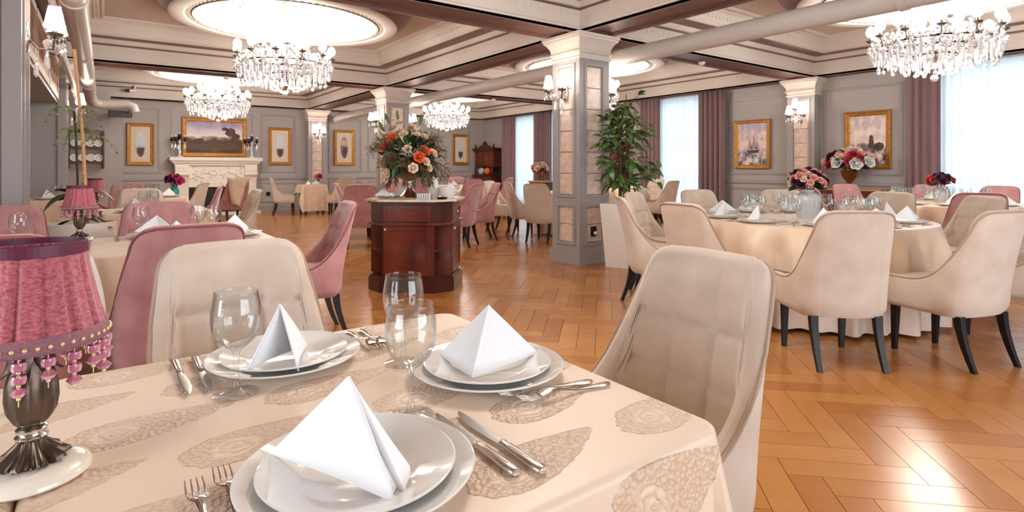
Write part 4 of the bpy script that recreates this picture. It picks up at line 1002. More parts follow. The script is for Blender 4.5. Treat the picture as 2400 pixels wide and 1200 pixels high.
# white cloth corner hanging over the edge of the second table
mb = MB(); P = []
for i in range(9):
    s = i/8; w_ = 0.085*s*(1.25-0.6*s)+0.012; z = 0.757-0.36*s
    P.append([(-w_, 0.012*sin(6*s), z), (-w_*0.4, -0.022*s-0.006, z+0.01), (0.0, 0.016*s, z-0.02*s), (w_*0.45, -0.026*s-0.006, z+0.01), (w_, 0.004, z+0.05*s)])
mb.grid(P); o = part('hanging_napkin', mb, M['napkin'], None, 60, loc=(-0.055, 3.375, 0)); o.modifiers.new('thickness', 'SOLIDIFY').thickness = 0.003
tag(o, 'white cloth corner hanging from the second table beside the big lamp shade', 'napkin')

# ------------------------------------------------------------------ third and fourth rows at left
rect_table(0.0, 0.90, 6.40, 7.30, (0.5,0.24,0.24,0.24), 'square table of the third row', 'peach cloth of the third-row table behind the plant', M['cloth_plain'], 0.012, 11)
rect_table(0.20, 1.0, 9.40, 10.22, (0.5,0.2,0.2,0.2), 'square table of the fourth row', 'peach cloth of the fourth-row table behind the pink chair back', M['cloth_plain'], 0.012, 13)
rect_table(-0.95, -0.30, 9.70, 10.55, (0.5,0.24,0.24,0.24), 'square table by the narrow left pillar', 'peach cloth of the table by the narrow left pillar', M['cloth_plain'], 0.012, 15)
chair_top('beige', 1.44, 6.95, -1, 0.0, 'cream chair seen sideways in front of the fireplace, right end of the third row', 'cream chairs at left')
chair_top('pink', 1.36, 8.9, -1, 0.15, 'pink chair seen sideways between two cream chairs, before the fireplace', 'pink chairs at left')
chair_top('beige', 1.35, 10.42, -1, 0.5, 'cream chair back with a centre seam, below the fireplace mantel', 'cream chairs at left')
chair_top('pink', 2.30, 12.9, -0.2, 1, 'pink chair before the fireplace with a cloth over its back', 'pink chairs at left')
chair_top('pink', 0.33, 11.0, 0.0, -1, 'pink chair facing the viewer behind the fourth-row table', 'pink chairs at left')
chair_top('pink', -0.25, 11.9, 1, 0.0, 'pink chair far back near the plate shelf', 'pink chairs at left')
chair_top('beige', 0.36, 7.98, 0.0, -1, 'cream chair facing the viewer behind the third-row table', 'cream chairs at left')
mb = MB(); P = []
for i in range(10):
    s = i/9; z = 0.965-0.52*s
    P.append([(-0.24+0.05*s, 0.05-0.10*s, z+0.02), (-0.12+0.02*s, -0.02-0.06*s+0.02*sin(5*s), z-0.02*s), (0.0-0.05*s, -0.03-0.04*s, z-0.05*s), (0.12-0.12*s, -0.02-0.06*s, z+0.06*s), (0.21-0.28*s, 0.02-0.06*s, z+0.10*s)])
mb.grid(P); o = part('draped_cloth', mb, M['cloth_plain'], None, 60, loc=(2.31, 12.82, 0), rot=(0,0,0.2)); o.modifiers.new('thickness', 'SOLIDIFY').thickness = 0.01
tag(o, 'beige cloth draped in folds over the pink chair before the fireplace', 'cloth')
g3 = 'on the tables at far left'
setting(0.25, 6.62, 0, 'on the third-row table', g3, 2, cutlery=False)
setting(0.46, 9.58, 0, 'on the fourth-row table, below the fireplace corner', g3, 2, cutlery=False); setting(0.38, 10.04, pi, 'at the far side of the fourth-row table', g3, 2, cutlery=False); setting(0.80, 9.80, pi/2, 'at the right of the fourth-row table', g3, 1, cutlery=False)
setting(-0.62, 9.95, 0, 'on the table by the narrow left pillar', g3, 2, cutlery=False)

# ------------------------------------------------------------------ round tables at right
RTX, RTY = 4.87, 2.41
round_table(RTX, RTY, 0.92, 'round table at right', 'pale pink floor-length cloth of the big round table', 'peach overlay cloth of the big round table at right', 21)
ring = [(-145,1.70,'beige','cream chair with its back to the viewer, right of centre at the big round table'), (-114,1.60,'beige','cream chair at the right edge turned towards the big round table'),
        (177,1.61,'beige','cream chair seen from behind at the left of the big round table'), (142,1.60,'beige','cream chair beside the white planter, front one of two'),
        (110,1.58,'beige','cream chair beside the white planter, second one of two'), (70,1.60,'beige','cream chair on the far side of the round table, in front of the middle window'),
        (36,1.60,'beige','cream chair on the far side of the round table, left of the flower vase'), (-2,1.60,'beige','cream chair on the far side of the round table, right of the flower vase'),
        (-33,1.60,'beige','cream chair at the right of the round table, before a dark pink chair'), (-74,1.60,'beige','cream chair cut off by the right edge of the picture')]
for a, r, k, lb in ring:
    f_ = {-145: 16, -114: 6, 177: -6}.get(a, 0); a = radians(a); b_ = a+radians(f_); chair_top(k, RTX+r*cos(a), RTY+r*sin(a), -cos(b_), -sin(b_), lb, 'cream chairs round the big round table')
gr = 'on the big round table'
names = ['behind the nearest chair back', 'at the near right', 'at the left', 'at the left beyond the front chair', 'at the far left', 'at the far side before the window', 'left of the flower vase', 'right of the flower vase', 'at the far right', 'at the right edge']
for (a, r, k, lb), nm in zip(ring, names):
    a = radians(a); setting(RTX+0.70*cos(a), RTY+0.70*sin(a), a+pi/2, nm+' of the big round table', gr, 2)
RT2 = (8.38, 2.55)
round_table(RT2[0], RT2[1], 0.92, 'round table by the big window', 'pale floor-length cloth of the round table by the big window', 'peach overlay cloth of the round table by the big window', 31)
ring2 = [(142,1.58,'pink','pink chair seen sideways behind the flower vase, at the window-side table'), (62,1.60,'pink','pink chair in front of the low sideboard'), (20,1.60,'pink','pink chair below the big mauve drape, behind the small grey vase'),
         (209,1.60,'pink','dark pink chair with its back to the viewer at the far right'), (-9,1.58,'pink','pink chair against the big window at the far right')]
for a, r, k, lb in ring2:
    a = radians(a); chair_top(k, RT2[0]+r*cos(a), RT2[1]+r*sin(a), -cos(a), -sin(a), lb, 'pink chairs round the window-side table')
for a, nm in ((142,'at the left'),(62,'at the far left'),(20,'at the far side'),(209,'at the near side'),(-9,'at the window side'),(255,'at the right edge'),(175,'near the small grey vase')):
    a = radians(a); setting(RT2[0]+0.70*cos(a), RT2[1]+0.70*sin(a), a+pi/2, nm+' of the window-side table', 'on the window-side table', 2, cutlery=False)
# tables in the middle and at the back
round_table(4.15, 8.45, 0.60, 'small round table behind the cabinet', 'pale undercloth of the table behind the cabinet', 'peach overlay of the table behind the cabinet', 41)
for x, y, dx, dy, lb in ((3.11,9.24,1,-0.3,'pink chair with a dark inner back, left of the cabinet'), (3.04,7.93,0.35,1,'flat-backed pink chair behind the left corner of the cabinet'), (3.72,7.2,0.15,1,'pink chair behind the flower stand on the cabinet'),
                         (4.62,7.25,-0.75,1,'pink chair with its back to the viewer, touching the right corner of the cabinet'), (5.33,7.75,-1,0.35,'pink chair seen sideways right of the cabinet'), (4.4,9.75,-0.2,-1,'pink chair behind the table behind the cabinet')):
    chair_top('pink', x, y, dx, dy, lb, 'pink chairs round the table behind the cabinet')
gm = 'on the table behind the cabinet'
setting(3.95, 8.2, 0, 'on the table behind the cabinet, left', gm, 2, cutlery=False); setting(4.48, 8.40, pi/2, 'on the table behind the cabinet, right', gm, 2, cutlery=False)
round_table(7.1, 12.1, 0.75, 'distant round table among pink chairs', 'pale undercloth of the distant table among pink chairs', 'peach overlay of the distant table among pink chairs', 43)
far = [(-150,'leftmost'), (-105,'nearest'), (-60,'right-hand near'), (-15,'rightmost'), (60,'far right-hand'), (120,'far left-hand'), (165,'left-hand far')]
for a, nm in far:
    a = radians(a); chair_top('pink', 7.1+1.45*cos(a), 12.1+1.45*sin(a), -cos(a), -sin(a), nm+' pink chair of the distant round table below the far chandelier', 'pink chairs of the distant round table')
setting(6.8, 11.75, -0.7, 'on the distant table among pink chairs, left', 'on the distant round table', 2, cutlery=False); setting(7.45, 11.8, 0.8, 'on the distant table among pink chairs, right', 'on the distant round table', 2, cutlery=False)
round_table(6.95, 7.55, 0.62, 'round table hidden behind the big pillar', 'pale undercloth of the table behind the big pillar', 'peach overlay of the table behind the big pillar', 45)
for x, y, dx, dy, lb in ((5.50,6.95,1,0.5,'cream chair facing right, just left of the big pillar'), (5.72,8.05,1,-0.35,'narrow view of a cream chair at the left of the pair by the big pillar'), (5.95,8.95,0.5,-1,'cream chair behind the pair left of the big pillar')):
    chair_top('beige', x, y, dx, dy, lb, 'cream chairs left of the big pillar')
round_table(8.75, 8.25, 0.58, 'round table behind the tall plant', 'pale undercloth of the table behind the tall plant', 'peach overlay of the table behind the tall plant', 47)
for x, y, dx, dy, lb in ((9.96,8.22,-1,0.05,'cream chair before the middle window, left of a pair'), (8.95,6.98,-0.1,1,'cream chair before the middle window, right of a pair, back turned'), (7.42,8.3,1,0,'cream chair behind the leaves of the tall plant')):
    chair_top('beige', x, y, dx, dy, lb, 'cream chairs at the table behind the tall plant')
setting(8.75, 7.75, 0, 'on the table behind the tall plant', 'on the table behind the tall plant', 1, cutlery=False); setting(9.3, 8.2, pi/2, 'at the right of the table behind the tall plant', 'on the table behind the tall plant', 1, cutlery=False)
rect_table(4.08, 4.68, 14.55, 15.15, (0.66,0.2,0.2,0.2), 'small square table below the back wall pillar', 'peach cloth of the small table below the back wall pillar', M['cloth_plain'], 0.015, 17)
for x, y, dx, dy, lb in ((3.40,15.0,1,-0.15,'cream chair seen sideways at the left of the small back table'), (4.93,13.85,-0.15,1,'cream chair with its back to the viewer at the small back table'), (5.52,14.95,-1,0.05,'cream chair at the right of the small back table')):
    chair_top('beige', x, y, dx, dy, lb, 'cream chairs at the small back table')
napkin(4.24, 14.70, TZ, -0.5, 'white folded napkin on the small back table, left of the pink bloom', 'napkins on the small back table'); napkin(4.52, 14.98, TZ, 0.6, 'white folded napkin on the small back table, right of the pink bloom', 'napkins on the small back table')

# ------------------------------------------------------------------ paintings
def canvas_mat(name, stops_y, clouds=None, land=None):
    """flat print: vertical colour bands (over generated z) bent by noise, with a second noise for clouds or tree masses"""
    m = bpy.data.materials.new(name); m.use_nodes = True; nt = m.node_tree; b = nt.nodes['Principled BSDF']; N = nt.nodes.new; L = nt.links.new
    tc = N('ShaderNodeTexCoord'); sp = N('ShaderNodeSeparateXYZ'); L(tc.outputs['Generated'], sp.inputs[0])
    n = N('ShaderNodeTexNoise'); n.inputs['Scale'].default_value = land or 4; n.inputs['Detail'].default_value = 5; L(tc.outputs['Generated'], n.inputs['Vector'])
    a = N('ShaderNodeMath'); a.operation = 'MULTIPLY_ADD'; a.inputs[1].default_value = 0.55; L(n.outputs[0], a.inputs[0])
    s = N('ShaderNodeMath'); s.operation = 'ADD'; s.inputs[1].default_value = -0.275; L(sp.outputs[2], s.inputs[0]); L(s.outputs[0], a.inputs[2])
    r = N('ShaderNodeValToRGB'); el = r.color_ramp.elements
    while len(el) < len(stops_y): el.new(0.5)
    for e, (p, c) in zip(el, stops_y): e.position = p; e.color = s2l(c)
    L(a.outputs[0], r.inputs[0]); out = r.outputs[0]
    if clouds:
        n2 = N('ShaderNodeTexNoise'); n2.inputs['Scale'].default_value = clouds[0]; n2.inputs['Detail'].default_value = 4; L(tc.outputs['Generated'], n2.inputs['Vector'])
        r2 = N('ShaderNodeValToRGB'); r2.color_ramp.elements[0].position = 0.45; r2.color_ramp.elements[1].position = 0.62; L(n2.outputs[0], r2.inputs[0])
        mx = N('ShaderNodeMix'); mx.data_type = 'RGBA'; mx.inputs[7].default_value = s2l(clouds[1]); L(r2.outputs[0], mx.inputs[0]); L(out, mx.inputs[6]); out = mx.outputs[2]
    L(out, b.inputs['Base Color']); b.inputs['Roughness'].default_value = 0.55; return m
C_LAND = canvas_mat('landscape_canvas', [(0.0,(46,30,24)),(0.22,(92,64,44)),(0.36,(66,44,36)),(0.42,(150,124,100)),(0.5,(236,230,226)),(0.75,(214,206,220)),(1.0,(150,136,172))], None, 3.2)
C_SHIP = canvas_mat('seascape_canvas', [(0.0,(70,66,78)),(0.14,(140,136,150)),(0.2,(86,82,96)),(0.33,(176,164,168)),(0.45,(226,196,184)),(0.62,(206,176,180)),(1.0,(176,168,190))], (5,(236,214,204)), 6)
C_MILL = canvas_mat('windmill_canvas', [(0.0,(52,42,44)),(0.2,(98,78,74)),(0.32,(120,100,98)),(0.4,(232,206,190)),(0.65,(216,186,182)),(1.0,(196,176,180))], (4,(240,226,216)), 4)
C_OVAL = canvas_mat('oval_view', [(0.0,(70,62,76)),(0.2,(120,104,104)),(0.35,(186,160,140)),(0.45,(206,212,222)),(1.0,(214,222,234))], None, 5)
C_PORT = canvas_mat('oval_portrait', [(0.0,(84,62,66)),(0.3,(150,116,110)),(0.5,(110,92,100)),(0.7,(214,184,164)),(1.0,(120,110,116))], None, 6)
M['paint_dark'] = mat('dark_paint', (64,48,44), 0.6, noise=(9,(96,70,52),(1,1,1),3)); M['paint_sail'] = mat('sail_paint', (166,146,146), 0.6); M['paint_hull'] = mat('hull_paint', (72,62,68), 0.6)
def painting(label, cx, cy, cz, w_, h_, rz, kind, fw):
    t = thing('framed_painting', label, 'painting', (cx, cy, cz), rz)
    def bar(poly, nm):
        return poly
    fr = MB()
    prof = [(0,0),(0,-0.035),(fw*0.15,-0.05),(fw*0.35,-0.046),(fw*0.5,-0.036),(fw*0.75,-0.034),(fw*0.85,-0.026),(fw,-0.018),(fw,0)]
    P = [[(-w_/2+a, y, -h_/2+a), (w_/2-a, y, -h_/2+a), (w_/2-a, y, h_/2-a), (-w_/2+a, y, h_/2-a)] for a, y in prof]
    fr.grid(P, closed=True); part('frame', fr, M['gold'], t)
    iw, ih = w_/2-fw, h_/2-fw
    if kind in ('oval', 'portrait'):
        part('mount_board', MB().b2((-iw,-0.016,-ih),(iw,-0.008,ih)), M['mount'], t)
        ov = MB(); ov.xprism([(iw*0.52*cos(2*pi*i/40), ih*0.72*sin(2*pi*i/40)) for i in range(40)][::-1], -0.019, -0.012)
        part('oval_picture', ov, C_OVAL if kind == 'oval' else C_PORT, t)
        if kind == 'oval':
            part('painted_hull', MB().xprism([(-iw*0.36,-ih*0.22),(iw*0.40,-ih*0.18),(iw*0.25,-ih*0.48),(0,-ih*0.62),(-iw*0.22,-ih*0.5)], -0.0205, -0.019), M['paint_hull'], t)
        else: part('painted_coat', MB().xprism([(-iw*0.3,-ih*0.30),(-iw*0.1,0.02*ih),(iw*0.25,0.05*ih),(iw*0.38,-ih*0.25),(iw*0.1,-ih*0.62),(-iw*0.08,-ih*0.6)], -0.0205, -0.019), M['paint_hull'], t)
    else:
        part('canvas', MB().b2((-iw,-0.014,-ih),(iw,-0.006,ih)), {'land': C_LAND, 'ship': C_SHIP, 'mill': C_MILL}[kind], t)
        rnd = random.Random(5)
        def blob(cx_, cz_, rx, rz_, m_, nm, y=-0.0155):
            part(nm, MB().xprism([(cx_+rx*cos(2*pi*i/18)*rnd.uniform(0.75,1.1), cz_+rz_*sin(2*pi*i/18)*rnd.uniform(0.75,1.1)) for i in range(18)][::-1], y, y+0.0012), m_, t)
        if kind == 'land':
            blob(iw*0.55, ih*0.35, iw*0.20, ih*0.32, M['paint_dark'], 'painted_tree'); blob(iw*0.75, ih*0.0, iw*0.18, ih*0.36, M['paint_dark'], 'painted_tree', -0.0152); blob(iw*0.35, ih*0.55, iw*0.12, ih*0.12, M['paint_dark'], 'painted_tree'); blob(-iw*0.6, -ih*0.25, iw*0.28, ih*0.16, M['paint_dark'], 'painted_hill')
        if kind == 'ship':
            part('painted_hull', MB().xprism([(-iw*0.38,-ih*0.30),(iw*0.52,-ih*0.26),(iw*0.42,-ih*0.42),(-iw*0.28,-ih*0.44)], -0.0155, -0.014), M['paint_hull'], t)
            for px, h0, h1, ww in ((-0.16,0.30,-0.26,0.20),(0.12,0.42,-0.24,0.22),(0.36,0.22,-0.24,0.14)):
                part('painted_sail', MB().xprism([(iw*px,ih*h0),(iw*(px+ww),ih*h1),(iw*(px-ww*0.9),ih*h1)], -0.0165, -0.0155), M['paint_sail'], t)
        if kind == 'mill':
            part('painted_tower', MB().xprism([(iw*0.05,-ih*0.35),(iw*0.1,ih*0.15),(iw*0.2,ih*0.2),(iw*0.3,ih*0.15),(iw*0.38,-ih*0.35)], -0.0155, -0.014), M['paint_dark'], t)
            blob(iw*0.6, -ih*0.3, iw*0.3, ih*0.2, M['paint_dark'], 'painted_trees')
    return t
def back_pic(label, u0, u1, v0, v1, kind, fw):
    Y = YB-0.03; x0, d0 = onY(u0, Y); x1, d1 = onY(u1, Y); d = (d0+d1)/2
    z1, z0 = zat(v0, d), zat(v1, d); painting(label, (x0+x1)/2, YB-0.024, (z0+z1)/2, x1-x0, z1-z0, 0, kind, fw)
def right_pic(label, u0, u1, v0, v1, kind, fw):
    X = XW-0.03; y0, d0 = onX(u0, X); y1, d1 = onX(u1, X); d = (d0+d1)/2
    z1, z0 = zat(v0, d), zat(v1, d); painting(label, XW-0.024, (y0+y1)/2, (z0+z1)/2, abs(y1-y0), z1-z0, -pi/2, kind, fw)
back_pic('gilt framed oval picture left of the fireplace', 297, 361, 289, 387, 'oval', 0.08)
back_pic('large gilt framed landscape with trees above the fireplace mantel', 426, 577, 277, 367, 'land', 0.10)
back_pic('gilt framed oval picture right of the fireplace', 630, 682, 299, 386, 'oval', 0.08)
back_pic('gilt framed oval picture of a figure between the back pillar and the flowers', 783, 830, 305, 387, 'portrait', 0.08)
back_pic('gilt framed oval picture near the far corner, right of the flower arrangement', 1061, 1097, 315, 386, 'oval', 0.09)
right_pic('gilt framed painting of a sailing ship on the window wall', 1723, 1806, 281, 395, 'ship', 0.075)
right_pic('gilt framed painting of a pink evening sky behind the flower urn', 1981, 2090, 260, 395, 'mill', 0.085)

# ------------------------------------------------------------------ fireplace and what stands on it
fx0, fd0 = onY(398, YB-0.40); fx1, fd1 = onY(615, YB-0.40); fc = (fx0+fx1)/2; hw = (fx1-fx0)/2; zt = zat(369, (fd0+fd1)/2)
fp = thing('fireplace', 'white carved stone fireplace on the back wall under the landscape', 'fireplace', (fc, YB-0.001, 0))
part('mantel_shelf', MB().b2((-hw,-0.42,zt-0.08),(hw,0,zt)).b2((-hw+0.03,-0.39,zt-0.11),(hw-0.03,0,zt-0.08)), M['white_stone'], fp)
part('cornice', MB().b2((-hw+0.06,-0.36,zt-0.15),(hw-0.06,0,zt-0.11)).b2((-hw+0.10,-0.32,zt-0.20),(hw-0.10,0,zt-0.15)), M['white_stone'], fp)
part('frieze', MB().b2((-hw+0.14,-0.25,0.70),(hw-0.14,0,zt-0.20)), M['white_stone'], fp)
for sx in (-1, 1):
    lg = MB(); x = sx*(hw-0.27)
    P = []
    for z, d in ((0.0,0.30),(0.14,0.30),(0.145,0.26),(0.7,0.25),(0.85,0.27),(0.97,0.33),(1.08,0.37),(zt-0.20,0.33)): P.append([(x-0.15,-d,z),(x+0.15,-d,z),(x+0.15,0,z),(x-0.15,0,z)])
    lg.grid(P, closed=True); part('console_leg', lg, M['white_stone'], fp, 40)
    sc_ = MB(); sc_.tube([(x-0.155,-0.33,1.03),(x+0.155,-0.33,1.03)], 0.055, 14); part('scroll', sc_, M['white_stone'], fp, 40)
part('hearth', MB().b2((-hw+0.05,-0.5,0),(hw-0.05,0,0.05)), M['white_stone'], fp)
part('firebox', MB().b2((-hw+0.42,-0.2,0.05),(hw-0.42,-0.0,0.70)), M['dark'], fp)
cv = MB(); rnd = random.Random(11)
for i in range(60):
    x = rnd.uniform(-hw+0.48, hw-0.48); z = rnd.uniform(0.76, zt-0.24); cv.sphere((x,-0.25,z), rnd.uniform(0.018,0.04), 7, 4, sz=rnd.uniform(0.5,1.4))
for sx in (-1, 1): cv.tube([(sx*0.06,-0.255,1.0)]+[(sx*(0.1+0.75*t),-0.255,1.0+0.07*sin(7*t)) for t in [i/14 for i in range(15)]], 0.016, 6)
tag(part('carved_relief', cv, M['white_stone'], fp, 60), kind='stuff')
def candelabra(label, u):
    x, d = onY(u, YB-0.25); t = thing('candelabra', label, 'candelabra', (x, YB-0.25, zt), 0, 'crystal candelabra on the mantel')
    part('crystal_stem', MB().lathe([(0,0),(0.075,0.0),(0.08,0.02),(0.03,0.05),(0.022,0.08),(0.04,0.13),(0.03,0.2),(0.022,0.25),(0.04,0.31),(0.025,0.36),(0.03,0.42),(0.0,0.44)], 16), M['crystal'], t, 40)
    for k in range(5):
        a = 2*pi*k/5+0.3; R = 0.17 if k else 0.0; z = 0.42 if k else 0.5
        ar = part('arm', MB().tube([(0,0,0.34),(R*0.5*cos(a),R*0.5*sin(a),0.32),(R*cos(a),R*sin(a),z-0.03)], 0.01, 6).lathe([(0.01,z-0.03),(0.05,z),(0.055,z+0.01),(0.035,z+0.01),(0.032,z+0.08),(0.0,z+0.08)], 10, (R*cos(a),R*sin(a),0)), M['darkmetal'], t, 40)
        part('candle', MB().lathe([(0.014,z+0.06),(0.014,z+0.13),(0.0,z+0.135)], 8, (R*cos(a),R*sin(a),0)), M['whitep2'], ar, 40)
        if k: link('crystal_drop', prism_short, t, (R*cos(a), R*sin(a), z-0.20)); link('crystal_drop', prism_short, t, (R*0.7*cos(a+0.4), R*0.7*sin(a+0.4), z-0.24))
candelabra('dark armed crystal candelabra at the left end of the mantel', 421); candelabra('dark armed crystal candelabra at the right end of the mantel', 590)

# ------------------------------------------------------------------ mahogany serving island
IR = radians(-41); ICX, ICY = 2.585, 5.20; IW, ID, IC = 0.80, 0.74, 0.15; ITZ = 0.885
isl = thing('serving_cabinet', 'mahogany serving cabinet with stone top and open corner shelves', 'cabinet', (ICX, ICY, 0), IR)
def octo(w_, d_, c): return [(-w_/2+c,-d_/2),(w_/2-c,-d_/2),(w_/2,-d_/2+c),(w_/2,d_/2-c),(w_/2-c,d_/2),(-w_/2+c,d_/2),(-w_/2,d_/2-c),(-w_/2,-d_/2+c)]
part('plinth', MB().prism(octo(IW+0.05,ID+0.05,IC+0.01),0,0.13).prism(octo(IW+0.02,ID+0.02,IC),0.13,0.15), M['mahogany_dark'], isl)
part('lower_body', MB().b2((-IW/2+IC,-ID/2+0.012,0.15),(IW/2-IC,ID/2-0.012,0.64)).b2((-IW/2+0.012,-ID/2+IC,0.15),(IW/2-0.012,ID/2-IC,0.64)), M['mahogany'], isl)
for sx in (-1, 1):
    for sy in (-1, 1):
        q = [(sx*(IW/2-IC), sy*(ID/2-IC)), (sx*(IW/2-0.01), sy*(ID/2-IC)), (sx*(IW/2-IC), sy*(ID/2-0.01))]
        if sx*sy < 0: q = q[::-1]
        part('corner_shelf', MB().prism(q, 0.385, 0.402), M['mahogany'], isl)
part('upper_body', MB().prism(octo(IW,ID,IC),0.66,0.835), M['mahogany_dark'], isl)
part('middle_rail', MB().prism(octo(IW+0.05,ID+0.05,IC+0.01),0.64,0.662), M['mahogany'], isl)
part('cornice', MB().prism(octo(IW+0.02,ID+0.02,IC),0.835,0.848).prism(octo(IW+0.06,ID+0.06,IC+0.01),0.848,0.865), M['mahogany_dark'], isl)
part('stone_top', MB().prism(octo(IW+0.10,ID+0.10,IC+0.02),0.865,ITZ), M['beigestone'], isl)
def fpanel(nm, a0, a1, z0, z1, side, rail=0.045):
    mb = MB()
    def bx_(p0, p1, q0, q1, e):
        if side == 'S': mb.b2((p0,-ID/2-e,q0),(p1,-ID/2+0.014,q1))
        elif side == 'N': mb.b2((p0,ID/2-0.014,q0),(p1,ID/2+e,q1))
        elif side == 'E': mb.b2((IW/2-0.014,p0,q0),(IW/2+e,p1,q1))
        else: mb.b2((-IW/2-e,p0,q0),(-IW/2+0.014,p1,q1))
    bx_(a0,a1,z0,z0+rail,0.010); bx_(a0,a1,z1-rail,z1,0.010); bx_(a0,a0+rail,z0+rail,z1-rail,0.010); bx_(a1-rail,a1,z0+rail,z1-rail,0.010); bx_(a0+rail,a1-rail,z0+rail,z1-rail,0.001)
    return part(nm, mb, M['mahogany'], isl)
for s_, h_ in (('S', IW/2-IC), ('N', IW/2-IC), ('E', ID/2-IC), ('W', ID/2-IC)):
    d_ = fpanel('door', -h_+0.02, h_-0.02, 0.165, 0.63, s_); w2 = fpanel('drawer', -h_+0.02, h_-0.02, 0.675, 0.825, s_, 0.03)
    kp = {'S': (-h_+0.04,-ID/2-0.02,0.60), 'N': (h_-0.04,ID/2+0.02,0.60), 'E': (IW/2+0.02,-h_+0.04,0.60), 'W': (-IW/2-0.02,h_-0.04,0.60)}[s_]
    part('knob', MB().sphere(kp, 0.013, 10, 6), M['goldbead'], d_, 60)
    kp = {'S': None, 'N': None, 'E': (IW/2+0.02,0,0.75), 'W': (-IW/2-0.02,0,0.75)}[s_]
    if kp: part('knob', MB().sphere(kp, 0.013, 10, 6), M['goldbead'], w2, 60)
def onisl(a, b): return ICX+a*cos(IR)-b*sin(IR), ICY+a*sin(IR)+b*cos(IR)
gi = 'things on the serving cabinet'
x, y = onisl(-0.29, -0.10); plate(x, y, ITZ, 'white plate with a napkin on the left of the cabinet top', s=0.62, group=gi)
napkin(x-0.03, y, ITZ+0.006, 0.4, 'left white napkin on the plate on the cabinet top', 'napkins on the serving cabinet', s=0.8); x2, y2 = onisl(-0.20, 0.16); plate(x2, y2, ITZ, 'white plate behind, on the left of the cabinet top', s=0.72, group=gi); napkin(x2, y2, ITZ+0.006, 0.9, 'right white napkin beside the pillar foot, on the cabinet top', 'napkins on the serving cabinet', s=0.95)
for i, a in enumerate((-0.28, -0.17, -0.08)):
    x, y = onisl(a, -0.29); tag(part('small_bowl', MB().lathe([(0.0,0),(0.022,0),(0.040,0.022),(0.042,0.030),(0.038,0.030),(0.02,0.006),(0,0.006)], 18), M['steel'], None, 50, loc=(x,y,ITZ)), ('first','second','third')[i]+' small metal bowl from the left on the cabinet front edge', 'bowl', 'small metal bowls on the cabinet')
x, y = onisl(0.13, 0.18); pt = thing('pitcher', 'white china pitcher behind the flower stand foot', 'pitcher', (x, y, ITZ), 0.6)
part('body', MB().lathe([(0,0),(0.05,0),(0.065,0.04),(0.06,0.09),(0.04,0.14),(0.036,0.17),(0.045,0.20),(0.041,0.20),(0.03,0.16),(0,0.15)], 24), M['china'], pt, 50); part('handle', MB().tube([(0.04,0,0.17),(0.09,0,0.16),(0.10,0,0.10),(0.06,0,0.05)], 0.008, 8), M['china'], pt, 60)
x, y = onisl(0.30, 0.15); tp = thing('teapot', 'white china teapot on the right of the cabinet top', 'teapot', (x, y, ITZ), -0.5)
part('body', MB().lathe([(0,0),(0.045,0),(0.075,0.04),(0.078,0.07),(0.05,0.115),(0.03,0.12),(0,0.12)], 24), M['china'], tp, 50); part('lid', MB().lathe([(0.04,0.118),(0.03,0.132),(0.008,0.138),(0.012,0.15),(0,0.155)], 16), M['china'], tp, 50); part('spout', MB().tube([(0.06,0,0.05),(0.11,0,0.07),(0.135,0,0.12)], lambda t: 0.016-0.007*t, 8), M['china'], tp, 60); part('handle', MB().tube([(-0.06,0,0.09),(-0.11,0,0.10),(-0.115,0,0.05),(-0.07,0,0.03)], 0.007, 8), M['china'], tp, 60)
x, y = onisl(0.325, -0.06); tag(part('crystal_bowl', MB().lathe([(0,0),(0.05,0),(0.09,0.05),(0.10,0.10),(0.094,0.10),(0.05,0.012),(0,0.012)], 16, flute=lambda a, z: 1+0.06*sin(8*a)), M['crystal'], None, 30, loc=(x,y,ITZ)), 'cut crystal bowl near the right end of the cabinet top', 'bowl')
x, y = onisl(0.14, -0.27); bxx = thing('clear_box', 'clear box of packets on the front edge of the cabinet top', 'box', (x, y, ITZ), IR)
part('walls', MB().b2((-0.075,-0.045,0),(0.075,-0.041,0.05)).b2((-0.075,0.041,0),(0.075,0.045,0.05)).b2((-0.075,-0.041,0),(-0.071,0.041,0.05)).b2((0.071,-0.041,0),(0.075,0.041,0.05)).b2((-0.075,-0.045,0),(0.075,0.045,0.003)), M['thinglass'], bxx)
for i in range(6): part('packet', MB().box((-0.055+i*0.022,0,0.028),(0.012,0.07,0.05)), M['napkin'], bxx)
x, y = onisl(0.31, -0.24); tag(part('dark_dish', MB().lathe([(0,0),(0.045,0),(0.055,0.018),(0.05,0.02),(0,0.006)], 20), M['darkmetal'], None, 50, loc=(x,y,ITZ)), 'small dark dish at the right end of the cabinet top', 'dish')

# ------------------------------------------------------------------ flowers
def rose_mesh(m_, layers=3, pet=6):
    mb = MB()
    for l in range(layers):
        r0 = 0.25+0.30*l; hgt = 1.0-0.16*l
        for k in range(pet):
            a = 2*pi*k/pet+l*0.5; P = []
            for i in range(4):
                s = i/3; r = r0*(0.25+0.9*s); z = hgt*s*(1-0.12*l*s); wd = (0.18+0.30*l*0.6+0.22)*sin(pi*(0.18+0.62*s))
                P.append([((r+0.05*abs(q))*cos(a)-q*wd*sin(a), (r+0.05*abs(q))*sin(a)+q*wd*cos(a), z-0.10*abs(q)) for q in (-1,0,1)])
            mb.grid(P)
    mb.sphere((0,0,0.3), 0.3, 7, 4, sz=1.2)
    return mb.mesh('blossom', m_, 60)
ROSE = {k: rose_mesh(M[k]) for k in ('palep','orange','creamp','pinkp','redp','plump','magp','whitep')}
def leaf_mesh(m_, L_=1.0, W_=0.34, nm='leaf'):
    P = []
    for i in range(7):
        s = i/6; w_ = W_*sin(pi*min(0.98,s*0.9+0.06))**0.85*(1-0.15*s)*0.5+0.004; z = 0.10*sin(pi*s)-0.10*s*s
        P.append([(-w_, s*L_, z+0.12*w_), (0, s*L_, z-0.05*w_), (w_, s*L_, z+0.12*w_)])
    return MB().grid(P).mesh(nm, m_, 70)
